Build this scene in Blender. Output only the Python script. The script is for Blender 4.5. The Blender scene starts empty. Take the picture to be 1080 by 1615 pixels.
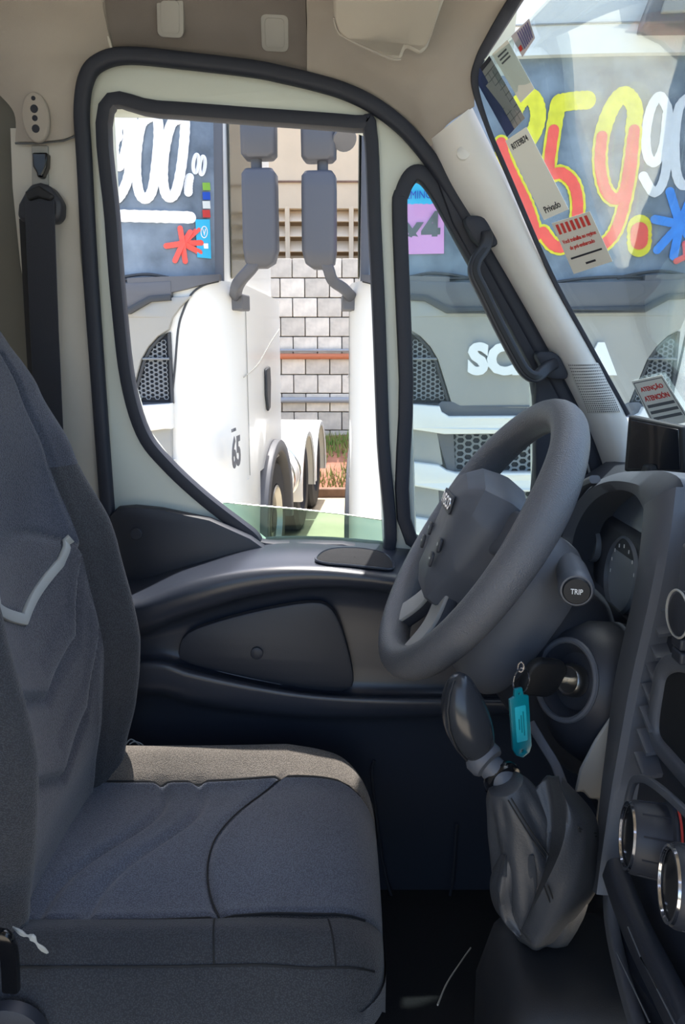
import bpy, bmesh, math, random
from mathutils import Vector, Matrix
random.seed(7)
sin, cos, pi, rad = math.sin, math.cos, math.pi, math.radians
S = bpy.context.scene
COL = S.collection

# ------------------------------------------------------------------ camera, sky, sun, exposure
FPX, CX, CY = 1150.0, 540.0, 807.5
PITCH = rad(12.0)
CAM = Vector((0, 0, 1.85))
cd = bpy.data.cameras.new('camera'); cam = bpy.data.objects.new('camera', cd); COL.objects.link(cam)
cd.sensor_fit = 'HORIZONTAL'; cd.sensor_width = 36.0; cd.lens = 36.0 * FPX / 1080.0
cd.clip_start = 0.02; cd.clip_end = 200
cam.location = CAM; cam.rotation_euler = (rad(90) - PITCH, 0, 0)
S.camera = cam

SUN_DIR = Vector((0.02, 0.30, 1.0)).normalized()
w = bpy.data.worlds.new('sky'); S.world = w; w.use_nodes = True
nt = w.node_tree; nt.nodes.clear()
sky = nt.nodes.new('ShaderNodeTexSky'); sky.sky_type = 'NISHITA'; sky.sun_disc = False
sky.sun_elevation = math.asin(SUN_DIR.z); sky.sun_rotation = math.atan2(SUN_DIR.x, SUN_DIR.y)
sky.air_density = 1.0; sky.dust_density = 3.0; sky.ozone_density = 1.0
bg = nt.nodes.new('ShaderNodeBackground'); bg.inputs['Strength'].default_value = 0.32
ow = nt.nodes.new('ShaderNodeOutputWorld')
nt.links.new(sky.outputs[0], bg.inputs[0]); nt.links.new(bg.outputs[0], ow.inputs[0])
sl = bpy.data.lights.new('sun', 'SUN'); sl.energy = 5.0; sl.angle = rad(0.6); sl.color = (1, 0.96, 0.9)
so = bpy.data.objects.new('sun', sl); COL.objects.link(so); so.rotation_mode = 'QUATERNION'
so.rotation_quaternion = SUN_DIR.to_track_quat('Z', 'Y'); so.location = SUN_DIR * 30

vs = S.view_settings
S.display_settings.display_device = 'sRGB'
vs.view_transform = 'Standard'; vs.look = 'None'; vs.gamma = 1.0; vs.use_curve_mapping = False
vs.exposure = 0.75

# ------------------------------------------------------------------ measuring: a sight line through a photo pixel meets a plane of the place
CP, SP = cos(PITCH), sin(PITCH)
def ray(px, py):
    u = (px - CX) / FPX; v = (CY - py) / FPX
    return Vector((u, CP + v * SP, -SP + v * CP))
def at(px, py, Y):
    r = ray(px, py); return CAM + r * (Y / r.y)
def atx(px, py, X):
    r = ray(px, py); return CAM + r * (X / r.x)
def atz(px, py, Z):
    r = ray(px, py); return CAM + r * ((Z - CAM.z) / r.z)
def ats(pts, Y): return [at(a, b, Y) for a, b in pts]

# ------------------------------------------------------------------ geometry helpers: every one returns (verts, faces)
def smooth_path(pts, n=8, closed=False):
    pts = [Vector(p) for p in pts]; out = []; m = len(pts)
    segs = m if closed else m - 1
    for i in range(segs):
        if closed: p0, p1, p2, p3 = pts[i-1], pts[i], pts[(i+1) % m], pts[(i+2) % m]
        else: p0, p1, p2, p3 = pts[max(i-1, 0)], pts[i], pts[i+1], pts[min(i+2, m-1)]
        for k in range(n):
            t = k / n
            out.append(0.5 * ((2*p1) + (p2-p0)*t + (2*p0-5*p1+4*p2-p3)*t*t + (3*p1-p0-3*p2+p3)*t**3))
    if not closed: out.append(pts[-1])
    return out
def merge(*gs):
    V, F = [], []
    for v, f in gs:
        o = len(V); V += [tuple(p) for p in v]; F += [tuple(i + o for i in q) for q in f]
    return V, F
def loft(rings, close=True, caps=True, loop=False):
    n = len(rings[0]); V = [tuple(p) for r in rings for p in r]; F = []
    R = len(rings)
    for i in range(R if loop else R - 1):
        a, b = i * n, ((i + 1) % R) * n
        for k in range(n if close else n - 1):
            k2 = (k + 1) % n
            F.append((a + k, a + k2, b + k2, b + k))
    if caps and close and not loop:
        F.append(tuple(range(n - 1, -1, -1))); F.append(tuple(range((R - 1) * n, R * n)))
    return V, F
def sweep(path, prof, ref=(0, 1, 0), closed=False, scale=None):
    ref = Vector(ref); P = [Vector(p) for p in path]; n = len(P); rings = []
    for i, p in enumerate(P):
        if closed: t = P[(i+1) % n] - P[i-1]
        else: t = P[min(i+1, n-1)] - P[max(i-1, 0)]
        t.normalize(); b = t.cross(ref)
        if b.length < 1e-5: b = t.cross(Vector((0.3, 0.2, 1)))
        b.normalize(); c = b.cross(t).normalized()
        s = scale(i / max(n-1, 1)) if scale else 1.0
        rings.append([p + b * (a * s) + c * (d * s) for a, d in prof])
    return loft(rings, True, not closed, closed)
def circ(r, n=10, ry=None):
    ry = r if ry is None else ry
    return [(r * cos(2*pi*k/n), ry * sin(2*pi*k/n)) for k in range(n)]
def rrect(a, b, r=0.003, n=3):
    out = []
    for sx, sy, a0 in ((1, 1, 0), (-1, 1, 90), (-1, -1, 180), (1, -1, 270)):
        for k in range(n + 1):
            t = rad(a0 + 90 * k / n); out.append((sx * (a - r) + r * cos(t), sy * (b - r) + r * sin(t)))
    return out
def tube(path, r, n=8, closed=False, ref=(0, 1, 0), scale=None): return sweep(path, circ(r, n), ref, closed, scale)
def box(c, s):
    x, y, z = c; a, b, d = s[0]/2, s[1]/2, s[2]/2
    V = [(x+i*a, y+j*b, z+k*d) for i in (-1, 1) for j in (-1, 1) for k in (-1, 1)]
    return V, [(0,1,3,2), (4,6,7,5), (0,4,5,1), (2,3,7,6), (0,2,6,4), (1,5,7,3)]
def prism(pts, off):
    off = Vector(off); n = len(pts); V = [tuple(p) for p in pts] + [tuple(Vector(p) + off) for p in pts]
    F = [tuple(range(n)), tuple(range(2*n-1, n-1, -1))] + [(k, n+k, n+(k+1) % n, (k+1) % n) for k in range(n)]
    return V, F
def grid(nu, nv, f, wrap=False):
    V = [tuple(f(i/(nu-1), j/(nv-1))) for j in range(nv) for i in range(nu)]
    F = [(j*nu+i, j*nu+i+1, (j+1)*nu+i+1, (j+1)*nu+i) for j in range(nv-1) for i in range(nu-1)]
    return V, F
def slab(nu, nv, f, off):
    """a bent sheet with a real thickness; off(u,v) gives the second face"""
    a, fa = grid(nu, nv, f); b, _ = grid(nu, nv, off); n = len(a)
    F = list(fa) + [tuple(i + n for i in reversed(q)) for q in fa]
    rim = [i for i in range(nu)] + [j*nu+nu-1 for j in range(1, nv)] + [(nv-1)*nu+i for i in range(nu-2, -1, -1)] + [j*nu for j in range(nv-2, 0, -1)]
    F += [(rim[k], rim[(k+1) % len(rim)], rim[(k+1) % len(rim)] + n, rim[k] + n) for k in range(len(rim))]
    return a + b, F
def basis(axis, up=(0, 0, 1)):
    z = Vector(axis).normalized(); x = Vector(up).cross(z)
    if x.length < 1e-4: x = Vector((1, 0, 0)).cross(z)
    x.normalize(); return x, z.cross(x), z
def lathe(o, axis, prof, n=24, up=(0, 0, 1)):
    x, y, z = basis(axis, up); o = Vector(o)
    return loft([[o + z*h + (x*cos(2*pi*k/n) + y*sin(2*pi*k/n)) * r for k in range(n)] for r, h in prof])
def fill2d(loops, thick=0.0, bevel=0.0, res=1):
    """flat plate with holes: loops of (a,b); first the outline, the others holes"""
    cu = bpy.data.curves.new('t', 'CURVE'); cu.dimensions = '2D'; cu.fill_mode = 'BOTH'
    cu.extrude = max(thick/2 - bevel, 0); cu.bevel_depth = bevel; cu.bevel_resolution = res
    for L in loops:
        s = cu.splines.new('POLY'); s.points.add(len(L) - 1); s.use_cyclic_u = True
        for p, q in zip(s.points, L): p.co = (q[0], q[1], 0, 1)
    o = bpy.data.objects.new('t', cu); COL.objects.link(o)
    dg = bpy.context.evaluated_depsgraph_get(); me = bpy.data.meshes.new_from_object(o.evaluated_get(dg))
    V = [tuple(v.co) for v in me.vertices]; F = [tuple(p.vertices) for p in me.polygons]
    bpy.data.objects.remove(o); bpy.data.curves.remove(cu); bpy.data.meshes.remove(me)
    return V, F
def warp(g, f): return [tuple(f(*v)) for v in g[0]], g[1]
def text_geo(body, height=None, width=None, extrude=0.001, bold=0.0, shear=0.0):
    """lettering in the (a,b) plane, centred, scaled to a height and width"""
    cu = bpy.data.curves.new('t', 'FONT'); cu.body = body; cu.align_x = 'CENTER'; cu.align_y = 'CENTER'
    cu.offset = bold; cu.shear = shear; cu.resolution_u = 3; cu.extrude = 0.01
    o = bpy.data.objects.new('t', cu); COL.objects.link(o)
    dg = bpy.context.evaluated_depsgraph_get(); me = bpy.data.meshes.new_from_object(o.evaluated_get(dg))
    V = [Vector(v.co) for v in me.vertices]; F = [tuple(p.vertices) for p in me.polygons]
    bpy.data.objects.remove(o); bpy.data.curves.remove(cu); bpy.data.meshes.remove(me)
    a0, a1 = min(v.x for v in V), max(v.x for v in V); b0, b1 = min(v.y for v in V), max(v.y for v in V)
    sb = height / (b1 - b0) if height else width / (a1 - a0)
    sa = width / (a1 - a0) if width else sb
    return [((v.x - (a0+a1)/2) * sa, (v.y - (b0+b1)/2) * sb, v.z / 0.01 * extrude) for v in V], F
def place(g, o, ex, ey, ez=None):
    o, ex, ey = Vector(o), Vector(ex).normalized(), Vector(ey).normalized()
    ez = ex.cross(ey).normalized() if ez is None else Vector(ez)
    return [tuple(o + ex*a + ey*b + ez*c) for a, b, c in g[0]], g[1]
def ribbon(path, wid, nrm=(0, -1, 0), th=0.002):
    return sweep(path, rrect(wid/2, th/2, th*0.4, 1), nrm)

# ------------------------------------------------------------------ object helpers
def tag(o, label=None, cat=None, group=None, kind=None):
    if label: o['label'] = label
    if cat: o['category'] = cat
    if group: o['group'] = group
    if kind: o['kind'] = kind
    return o
def empty(name, loc=(0, 0, 0)):
    o = bpy.data.objects.new(name, None); COL.objects.link(o); o.location = loc; o.empty_display_size = 0.05; return o
def mk(name, g, mat, parent=None, local=False, smooth=True, ang=38, bev=0.0, sub=0, seg=2):
    if isinstance(g, list): g = merge(*g)
    me = bpy.data.meshes.new(name); me.from_pydata(g[0], [], g[1])
    bm = bmesh.new(); bm.from_mesh(me); bmesh.ops.remove_doubles(bm, verts=bm.verts, dist=1e-6)
    bmesh.ops.recalc_face_normals(bm, faces=bm.faces); bm.to_mesh(me); bm.free()
    if smooth:
        me.shade_smooth(); me.set_sharp_from_angle(angle=rad(ang))
    me.materials.append(mat)
    o = bpy.data.objects.new(name, me); COL.objects.link(o)
    if parent is not None:
        o.parent = parent
        if parent.type == 'EMPTY' and not local: o.matrix_parent_inverse = Matrix.Translation(-Vector(parent.location))
    if bev:
        m = o.modifiers.new('bevel', 'BEVEL'); m.width = bev; m.segments = seg; m.limit_method = 'ANGLE'; m.angle_limit = rad(35)
    if sub:
        m = o.modifiers.new('sub', 'SUBSURF'); m.levels = m.render_levels = sub
    return o
def copy_tree(o, parent=None):
    c = o.copy(); COL.objects.link(c)
    if parent is not None: c.parent = parent
    for ch in list(o.children): copy_tree(ch, c)
    return c

# ------------------------------------------------------------------ materials
def lin(c): return tuple(((v/255)/12.92 if v/255 <= 0.04045 else ((v/255+0.055)/1.055)**2.4) for v in c)
def mat(name, rgb, rough=0.5, metal=0.0, vary=0.0, vscale=8.0, bump=0.0, bscale=200.0, spec=0.5, coat=0.0, emit=None, rgb2=None, cell=False):
    m = bpy.data.materials.new(name); m.use_nodes = True; N = m.node_tree.nodes; L = m.node_tree.links
    b = N['Principled BSDF']; c = lin(rgb)
    b.inputs['Base Color'].default_value = (*c, 1); b.inputs['Roughness'].default_value = rough
    b.inputs['Metallic'].default_value = metal; b.inputs['Specular IOR Level'].default_value = spec
    b.inputs['Coat Weight'].default_value = coat
    tc = N.new('ShaderNodeTexCoord')
    if vary or rgb2:
        n = N.new('ShaderNodeTexNoise'); n.inputs['Scale'].default_value = vscale; n.inputs['Detail'].default_value = 5
        r = N.new('ShaderNodeValToRGB'); L.new(tc.outputs['Object'], n.inputs['Vector']); L.new(n.outputs[0], r.inputs[0])
        if rgb2: c1, c2 = c, lin(rgb2)
        else: c1 = tuple(x*(1-vary) for x in c); c2 = tuple(min(x*(1+vary), 1) for x in c)
        r.color_ramp.elements[0].color = (*c1, 1); r.color_ramp.elements[1].color = (*c2, 1)
        r.color_ramp.elements[0].position = 0.32; r.color_ramp.elements[1].position = 0.68
        L.new(r.outputs[0], b.inputs['Base Color'])
    if bump:
        if cell:
            n2 = N.new('ShaderNodeTexVoronoi'); n2.inputs['Scale'].default_value = bscale
        else:
            n2 = N.new('ShaderNodeTexNoise'); n2.inputs['Scale'].default_value = bscale; n2.inputs['Detail'].default_value = 3
        bp = N.new('ShaderNodeBump'); bp.inputs['Strength'].default_value = bump; bp.inputs['Distance'].default_value = 0.002
        L.new(tc.outputs['Object'], n2.inputs['Vector']); L.new(n2.outputs[0], bp.inputs['Height']); L.new(bp.outputs[0], b.inputs['Normal'])
    if emit:
        b.inputs['Emission Color'].default_value = (*lin(rgb), 1); b.inputs['Emission Strength'].default_value = emit
    return m
def fabric(name, rgb, rgb2, scale=520.0, bump=0.5):
    """woven cloth: fine cells for the weave over slow patches of wear"""
    m = mat(name, rgb, 0.93, vary=0.0, rgb2=rgb2, vscale=5.0, bump=bump, bscale=scale, spec=0.12, cell=True)
    N = m.node_tree.nodes; L = m.node_tree.links; b = N['Principled BSDF']
    v = N.new('ShaderNodeTexVoronoi'); v.inputs['Scale'].default_value = scale
    tc = [n for n in N if n.type == 'TEX_COORD'][0]; L.new(tc.outputs['Object'], v.inputs['Vector'])
    mr = N.new('ShaderNodeMapRange'); mr.inputs['From Max'].default_value = 0.6; mr.inputs['To Min'].default_value = 1.25; mr.inputs['To Max'].default_value = 0.6
    L.new(v.outputs['Distance'], mr.inputs['Value'])
    mx = N.new('ShaderNodeMix'); mx.data_type = 'RGBA'; mx.blend_type = 'MULTIPLY'; mx.inputs['Factor'].default_value = 1.0
    src = b.inputs['Base Color'].links[0].from_socket
    L.new(src, mx.inputs['A']); L.new(mr.outputs[0], mx.inputs['B']); L.new(mx.outputs['Result'], b.inputs['Base Color'])
    b.inputs['Sheen Weight'].default_value = 0.25; b.inputs['Sheen Roughness'].default_value = 0.5
    return m
def glass(name, tint=(235, 245, 240), refl=0.5, rough=0.02, dirt_sheen=0.0, dirt_sheen_rgb=(200, 205, 200)):
    m = bpy.data.materials.new(name); m.use_nodes = True; N = m.node_tree.nodes; L = m.node_tree.links; N.clear()
    out = N.new('ShaderNodeOutputMaterial'); tr = N.new('ShaderNodeBsdfTransparent'); gl = N.new('ShaderNodeBsdfGlossy')
    tr.inputs[0].default_value = (*lin(tint), 1); gl.inputs['Roughness'].default_value = rough
    fr = N.new('ShaderNodeFresnel'); fr.inputs[0].default_value = 1.45
    mu = N.new('ShaderNodeMath'); mu.operation = 'MULTIPLY'; mu.inputs[1].default_value = refl
    L.new(fr.outputs[0], mu.inputs[0]); mx = N.new('ShaderNodeMixShader'); L.new(mu.outputs[0], mx.inputs[0])
    L.new(tr.outputs[0], mx.inputs[1]); L.new(gl.outputs[0], mx.inputs[2]); last = mx
    if dirt_sheen:
        df = N.new('ShaderNodeBsdfDiffuse'); df.inputs[0].default_value = (*lin(dirt_sheen_rgb), 1)
        tc = N.new('ShaderNodeTexCoord'); n = N.new('ShaderNodeTexNoise'); n.inputs['Scale'].default_value = 5; n.inputs['Detail'].default_value = 6
        L.new(tc.outputs['Object'], n.inputs['Vector']); m2 = N.new('ShaderNodeMath'); m2.operation = 'MULTIPLY'; m2.inputs[1].default_value = dirt_sheen * 2
        L.new(n.outputs[0], m2.inputs[0]); mx2 = N.new('ShaderNodeMixShader'); L.new(m2.outputs[0], mx2.inputs[0])
        L.new(mx.outputs[0], mx2.inputs[1]); L.new(df.outputs[0], mx2.inputs[2]); last = mx2
    L.new(last.outputs[0], out.inputs[0]); return m

M = dict(
    plastic=mat('black grained plastic', (44, 48, 57), 0.48, bump=0.12, bscale=900),
    doorplastic=mat('door lining plastic', (46, 51, 62), 0.31, bump=0.06, bscale=900, spec=0.6),
    plastic2=mat('charcoal grained plastic', (86, 90, 98), 0.5, bump=0.12, bscale=900),
    deep=mat('deep black plastic', (26, 28, 32), 0.6, bump=0.1, bscale=700),
    gloss=mat('gloss black plastic', (20, 21, 24), 0.15),
    rubber=mat('black rubber seal', (38, 43, 55), 0.62, bump=0.1, bscale=400),
    rim=mat('wheel leather', (94, 96, 101), 0.36, bump=0.4, bscale=650, cell=True),
    leather=mat('gear boot leather', (62, 65, 70), 0.44, bump=0.10, bscale=500, cell=True),
    knob=mat('shift knob plastic', (50, 53, 58), 0.22),
    stitch=mat('stitching thread', (28, 29, 31), 0.8),
    navy=fabric('navy seat cloth', (70, 75, 87), (82, 87, 100)),
    cushion=fabric('cushion cloth', (96, 102, 115), (108, 114, 127)),
    grey=fabric('grey seat cloth', (86, 88, 96), (98, 99, 106)),
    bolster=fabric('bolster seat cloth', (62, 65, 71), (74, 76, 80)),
    sunlit_worn=fabric('worn bolster cloth', (112, 106, 100), (132, 124, 116)),  # far bolster's worn cloth with warm sunlight painted into its colour
    silver=mat('silver piping cloth', (172, 174, 170), 0.6),
    cream=mat('cream door paint', (212, 220, 212), 0.35, vary=0.02, coat=0.15),
    trimgrey=mat('pale grey trim', (222, 222, 219), 0.6, vary=0.03, bump=0.08, bscale=700),
    pillar=mat('pillar trim', (196, 194, 186), 0.62, vary=0.04, bump=0.08, bscale=700),
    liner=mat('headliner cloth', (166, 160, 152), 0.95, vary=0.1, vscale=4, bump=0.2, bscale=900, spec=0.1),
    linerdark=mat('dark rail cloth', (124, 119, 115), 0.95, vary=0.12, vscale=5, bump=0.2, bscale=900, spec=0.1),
    sidepanel=mat('rear side lining', (104, 104, 98), 0.9, vary=0.06, vscale=5),
    pad=mat('grey cover plastic', (158, 158, 154), 0.6),
    visor=mat('visor vinyl', (168, 162, 152), 0.8, vary=0.03, bump=0.1, bscale=800),
    carpet=mat('dark floor mat', (24, 25, 28), 0.9, bump=0.4, bscale=300),
    chrome=mat('chrome', (225, 225, 228), 0.12, metal=1.0),
    steel=mat('bright steel', (180, 180, 178), 0.3, metal=1.0),
    teal=mat('teal key tag plastic', (0, 128, 140), 0.3, coat=0.3),
    tealpaper=mat('cyan tag paper', (20, 178, 194), 0.6),
    ink=mat('dark ink', (38, 42, 52), 0.7),
    inkgrey=mat('grey ink', (96, 100, 104), 0.7),
    white=mat('white print', (240, 242, 242), 0.5),
    paper=mat('white sticker paper', (232, 235, 228), 0.5),
    red=mat('red print', (206, 64, 58), 0.55),
    screen=mat('dark screen', (22, 25, 32), 0.16, coat=0.5),
    gauge=mat('gauge face', (124, 130, 138), 0.35), cluster=mat('cluster face', (84, 94, 110), 0.25),
    bluep=mat('blue print', (36, 84, 190), 0.5),
    clear=glass('clear side glass', (206, 226, 216), 0.5),
    quarter=glass('quarter glass', (230, 240, 241), 0.5, dirt_sheen=0.035),
    wind=glass('windscreen glass', (236, 244, 246), 0.35, dirt_sheen=0.022),
)
# ------------------------------------------------------------------ THE VAN CAB: shell
def plate(loops_px, Y, thick, bevel=0.002, dense=0):
    L = []
    for loop in loops_px:
        q = smooth_path([Vector((a, b, 0)) for a, b in loop], dense, True) if dense else [Vector((a, b, 0)) for a, b in loop]
        L.append([(at(p.x, p.y, Y).x, at(p.x, p.y, Y).z) for p in q])
    return warp(fill2d(L, thick, bevel), lambda a, b, c: (a, Y + c, b))

AP = [(178, 900), (168, 780), (152, 560), (141, 400), (133, 250), (129, 175), (137, 122), (160, 97), (205, 88), (300, 97), (400, 109), (450, 119), (500, 131), (540, 143), (580, 161),
      (612, 182), (642, 208), (671, 242), (698, 280), (735, 342), (786, 436), (838, 530), (886, 620), (916, 684), (940, 748), (962, 830)]
MAINW = [(168, 172), (178, 350), (188, 480), (202, 600), (226, 682), (262, 730), (322, 786), (395, 842), (420, 862), (540, 864), (612, 872), (604, 700), (597, 500), (590, 350), (583, 205), (560, 196), (400, 184), (250, 173)]
QUART = [(630, 345), (634, 305), (648, 278), (665, 276), (684, 296), (712, 345), (760, 432), (845, 585), (848, 780), (812, 850), (648, 850), (640, 600)]

fl = tag(mk('floor', [box((-0.2, 0.55, 0.72), (1.9, 2.0, 0.05)), box((0.05, 0.45, 0.77), (0.9, 0.34, 0.06))], M['carpet'], bev=0.01), kind='structure')
wr = tag(mk('wall_rear', box((-1.12, 0.55, 1.6), (0.05, 2.0, 1.8)), M['liner'], bev=0.01), kind='structure')

# headliner: roof skin, dark rail above the door, front corner, upper pillar cover
def rowgrid(rows, n=40, per=6):
    """rows of (px,py,Y) polylines, blended into one bent sheet"""
    def res(r):
        q = smooth_path([Vector(p) for p in r], 12); T = [0]
        for a, b in zip(q, q[1:]): T.append(T[-1] + (b - a).length)
        out = []
        for k in range(n):
            t = T[-1] * k / (n - 1); i = 0
            while i < len(T) - 2 and T[i+1] < t: i += 1
            f = (t - T[i]) / max(T[i+1] - T[i], 1e-9); out.append(q[i].lerp(q[i+1], f))
        return out
    R = [res(r) for r in rows]; cols = [smooth_path([r[k] for r in R], per) for k in range(n)]
    m = len(cols[0])
    return [[at(*cols[k][j]) for k in range(n)] for j in range(m)]
def sheet(rows3d, push):
    m, n = len(rows3d), len(rows3d[0]); push = Vector(push)
    f = lambda u, v: rows3d[round(v*(m-1))][round(u*(n-1))]
    return slab(n, m, f, lambda u, v: f(u, v) + push)

ce = tag(mk('ceiling', slab(24, 24, lambda u, v: Vector((-1.12 + 1.5*u, 1.215 - 1.615*v, 2.445 + 0.16*sin(min(v*3, 1)*pi/2))),
        lambda u, v: Vector((-1.12 + 1.5*u, 1.24 - 1.64*v, 2.50 + 0.16*sin(min(v*3, 1)*pi/2)))), M['liner']), kind='structure')
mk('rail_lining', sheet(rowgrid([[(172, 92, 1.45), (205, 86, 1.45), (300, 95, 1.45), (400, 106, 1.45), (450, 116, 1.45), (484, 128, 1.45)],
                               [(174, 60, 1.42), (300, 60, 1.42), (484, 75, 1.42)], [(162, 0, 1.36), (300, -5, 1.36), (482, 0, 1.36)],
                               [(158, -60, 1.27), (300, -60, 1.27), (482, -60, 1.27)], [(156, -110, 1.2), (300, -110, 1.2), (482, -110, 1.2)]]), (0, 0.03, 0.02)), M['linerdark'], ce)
mk('corner_lining', sheet(rowgrid([[(484, 130, 1.44), (540, 142, 1.44), (580, 160, 1.44), (620, 188, 1.44), (652, 218, 1.44), (674, 236, 1.425), (706, 196, 1.39), (748, 168, 1.362)],
                               [(484, 72, 1.41), (560, 84, 1.40), (640, 100, 1.38), (750, 112, 1.35)],
                               [(484, 30, 1.38), (600, 34, 1.36), (700, 44, 1.345), (776, 58, 1.335)],
                               [(483, 0, 1.34), (600, 0, 1.33), (700, 0, 1.32), (812, 0, 1.305)],
                               [(482, -70, 1.2), (600, -70, 1.2), (700, -70, 1.2), (855, -70, 1.2)], [(482, -130, 1.1), (700, -130, 1.1), (900, -130, 1.1)]], 56), (0, 0.03, 0.02)), M['liner'], ce)
mk('pillar_cover', sheet(rowgrid([[(24, 223, 1.425), (60, 223, 1.415), (100, 219, 1.415), (122, 210, 1.43)], [(22, 178, 1.425), (60, 165, 1.41), (126, 160, 1.43)],
                               [(-10, 140, 1.42), (60, 120, 1.40), (140, 112, 1.43)], [(-60, 85, 1.40), (60, 80, 1.38), (174, 84, 1.43)],
                               [(-80, 40, 1.37), (60, 40, 1.36), (168, 40, 1.39)], [(-80, 0, 1.33), (60, 0, 1.32), (161, 0, 1.345)], [(-80, -110, 1.2), (156, -110, 1.2)]]), (0, 0.03, 0.01)), M['liner'], ce)
mk('lining_edge', tube(smooth_path([at(156, -60, 1.262), at(160, 0, 1.35), at(165, 38, 1.393), at(176, 78, 1.425)], 6), 0.0028), M['pillar'], ce)
def roofskin(u, v, h=0.0):
    t = v; y = 1.52 - .30*(1-cos(min(t*4, 1)*pi/2)) - max(0, t-.25)*2.1; z = 2.37 + .28*sin(min(t*4, 1)*pi/2)
    return Vector((-1.15 + 1.47*u, y + (.02 if t < .25 else 0)*h, z + .03*h))
mk('roof_skin', slab(8, 33, lambda u, v: roofskin(u, v), lambda u, v: roofskin(u, v, 1)), M['cream'], ce)
# the square blanking covers on the rail
for k, (x0, x1, y0, y1, Y) in enumerate(((249, 288, -8, 55, 1.385), (413, 453, 20, 77, 1.405))):
    pts = [(x0, y0), (x1, y0 + 2), (x1, y1), (x0 + 2, y1)]
    q = [at(x0, y0, Y-.016), at(x1, y0+2, Y-.016), at(x1+1, y1, Y+.022), at(x0+2, y1, Y+.022)]
    ex = (q[1]-q[0]); ey = (q[0]-q[3]); c = sum(q, Vector()) / 4
    hw, hh = ex.length/2, ey.length/2
    g = warp(fill2d([rrect(hw, hh, 0.008, 4)], 0.014, 0.002), lambda a, b, d: c + ex.normalized()*a + ey.normalized()*b + ex.cross(ey).normalized()*d)
    mk('blanking_cover', g, M['pad'], ce)
    g2 = warp(fill2d([rrect(hw-.006, hh-.006, 0.006, 4)], 0.017, 0.001), lambda a, b, d: c + ex.normalized()*a + ey.normalized()*b + ex.cross(ey).normalized()*d)
    mk('cover_face', g2, M['pad'], ce.children[-1])

# pillar behind the door, side panel behind it
wl = tag(mk('wall_left', plate([[(30, 214), (122, 214), (128, 400), (147, 600), (163, 800), (190, 1250), (110, 1250), (92, 800), (70, 560), (45, 420), (33, 300)]], 1.46, 0.05, 0.008), M['pillar']), kind='structure')
mk('side_panel', plate([[(-140, 100), (18, 138), (36, 175), (44, 300), (70, 560), (100, 1250), (-140, 1250)]], 1.50, 0.03, 0.004), M['sidepanel'], wl)
mk('joint_line', tube(ats([(24, 226), (60, 226), (100, 222), (122, 214)], 1.424), 0.0018), M['inkgrey'], wl)
# oval vent plate with four openings
c = at(57, 186, 1.405)
vp = mk('vent_plate', warp(fill2d([[(0.020*cos(t*pi/20), 0.037*sin(t*pi/20)) for t in range(40)]], 0.012, 0.004, 2), lambda a, b, d: (c.x+a, c.y+d, c.z+b)), M['liner'], wl)
for dz, wdt, h in ((0.030, 0.005, 0.004), (0.013, 0.006, 0.008), (-0.002, 0.008, 0.004), (-0.019, 0.0065, 0.008)):
    mk('vent_hole', lathe((c.x, c.y-0.0045, c.z+dz), (0, -1, 0), [(0.0001, 0), (h if h > .005 else wdt, 0.0), (h*.8, 0.0025), (0.0001, 0.0028)], 12), M['ink'], vp)

# door aperture seal
tag(mk('trim_1', sweep(smooth_path(ats(AP, 1.425), 6), rrect(0.0135, 0.012, 0.009, 3)), M['rubber']), kind='structure')

# A-pillar cover with speaker grille
Lp = [(668, 285), (690, 292), (745, 352), (800, 440), (850, 530), (900, 622), (930, 685), (952, 745), (985, 820)]
Lp = [(676, 222), (705, 290), (747, 358), (800, 442), (852, 533), (900, 622), (930, 685), (952, 745), (975, 820)]
Rp = [(744, 168), (772, 226), (808, 300), (868, 432), (928, 545), (983, 648), (1000, 700), (1012, 745), (1030, 820)]
Lq = smooth_path([Vector((a, b, 1.425)) for a, b in Lp], 6); Rq = smooth_path([Vector((a, b, 1.372)) for a, b in Rp], 6)
rows = []
for a, b in zip(Lq, Rq):
    pts = []
    for k in range(13):
        t = k / 12; p = a.lerp(b, t); p.z -= 0.032 * sin(pi*t)**0.8; pts.append(at(*p))
    rows.append(pts)
tr2 = tag(mk('trim_2', sheet(rows, (0.01, 0.03, 0)), M['trimgrey']), kind='structure')
def on_pillar(px, py):
    """point on the A-pillar cover seen at a pixel (nearest sample, refined)"""
    best = None
    for r in rows:
        for p in r:
            d = p - CAM; z = d.y*CP - d.z*SP; v = d.y*SP + d.z*CP
            e = (CX + FPX*d.x/z - px)**2 + (CY - FPX*v/z - py)**2
            if best is None or e < best[0]: best = (e, p)
    return at(px, py, best[1].y)
c = on_pillar(731, 242)
mk('screw_cap', lathe(c + Vector((0, 0.004, 0)), (-0.1, -1, 0.15), [(0.0001, 0), (0.0115, 0), (0.0115, 0.006), (0.0105, 0.0068), (0.0001, 0.007)], 20), M['trimgrey'], tr2)
def pil(i, j):
    i0_, j0_ = min(int(i), len(rows)-2), min(int(j), 11); fi, fj = i-i0_, j-j0_
    return rows[i0_][j0_].lerp(rows[i0_][j0_+1], fj).lerp(rows[i0_+1][j0_].lerp(rows[i0_+1][j0_+1], fj), fi)
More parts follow.
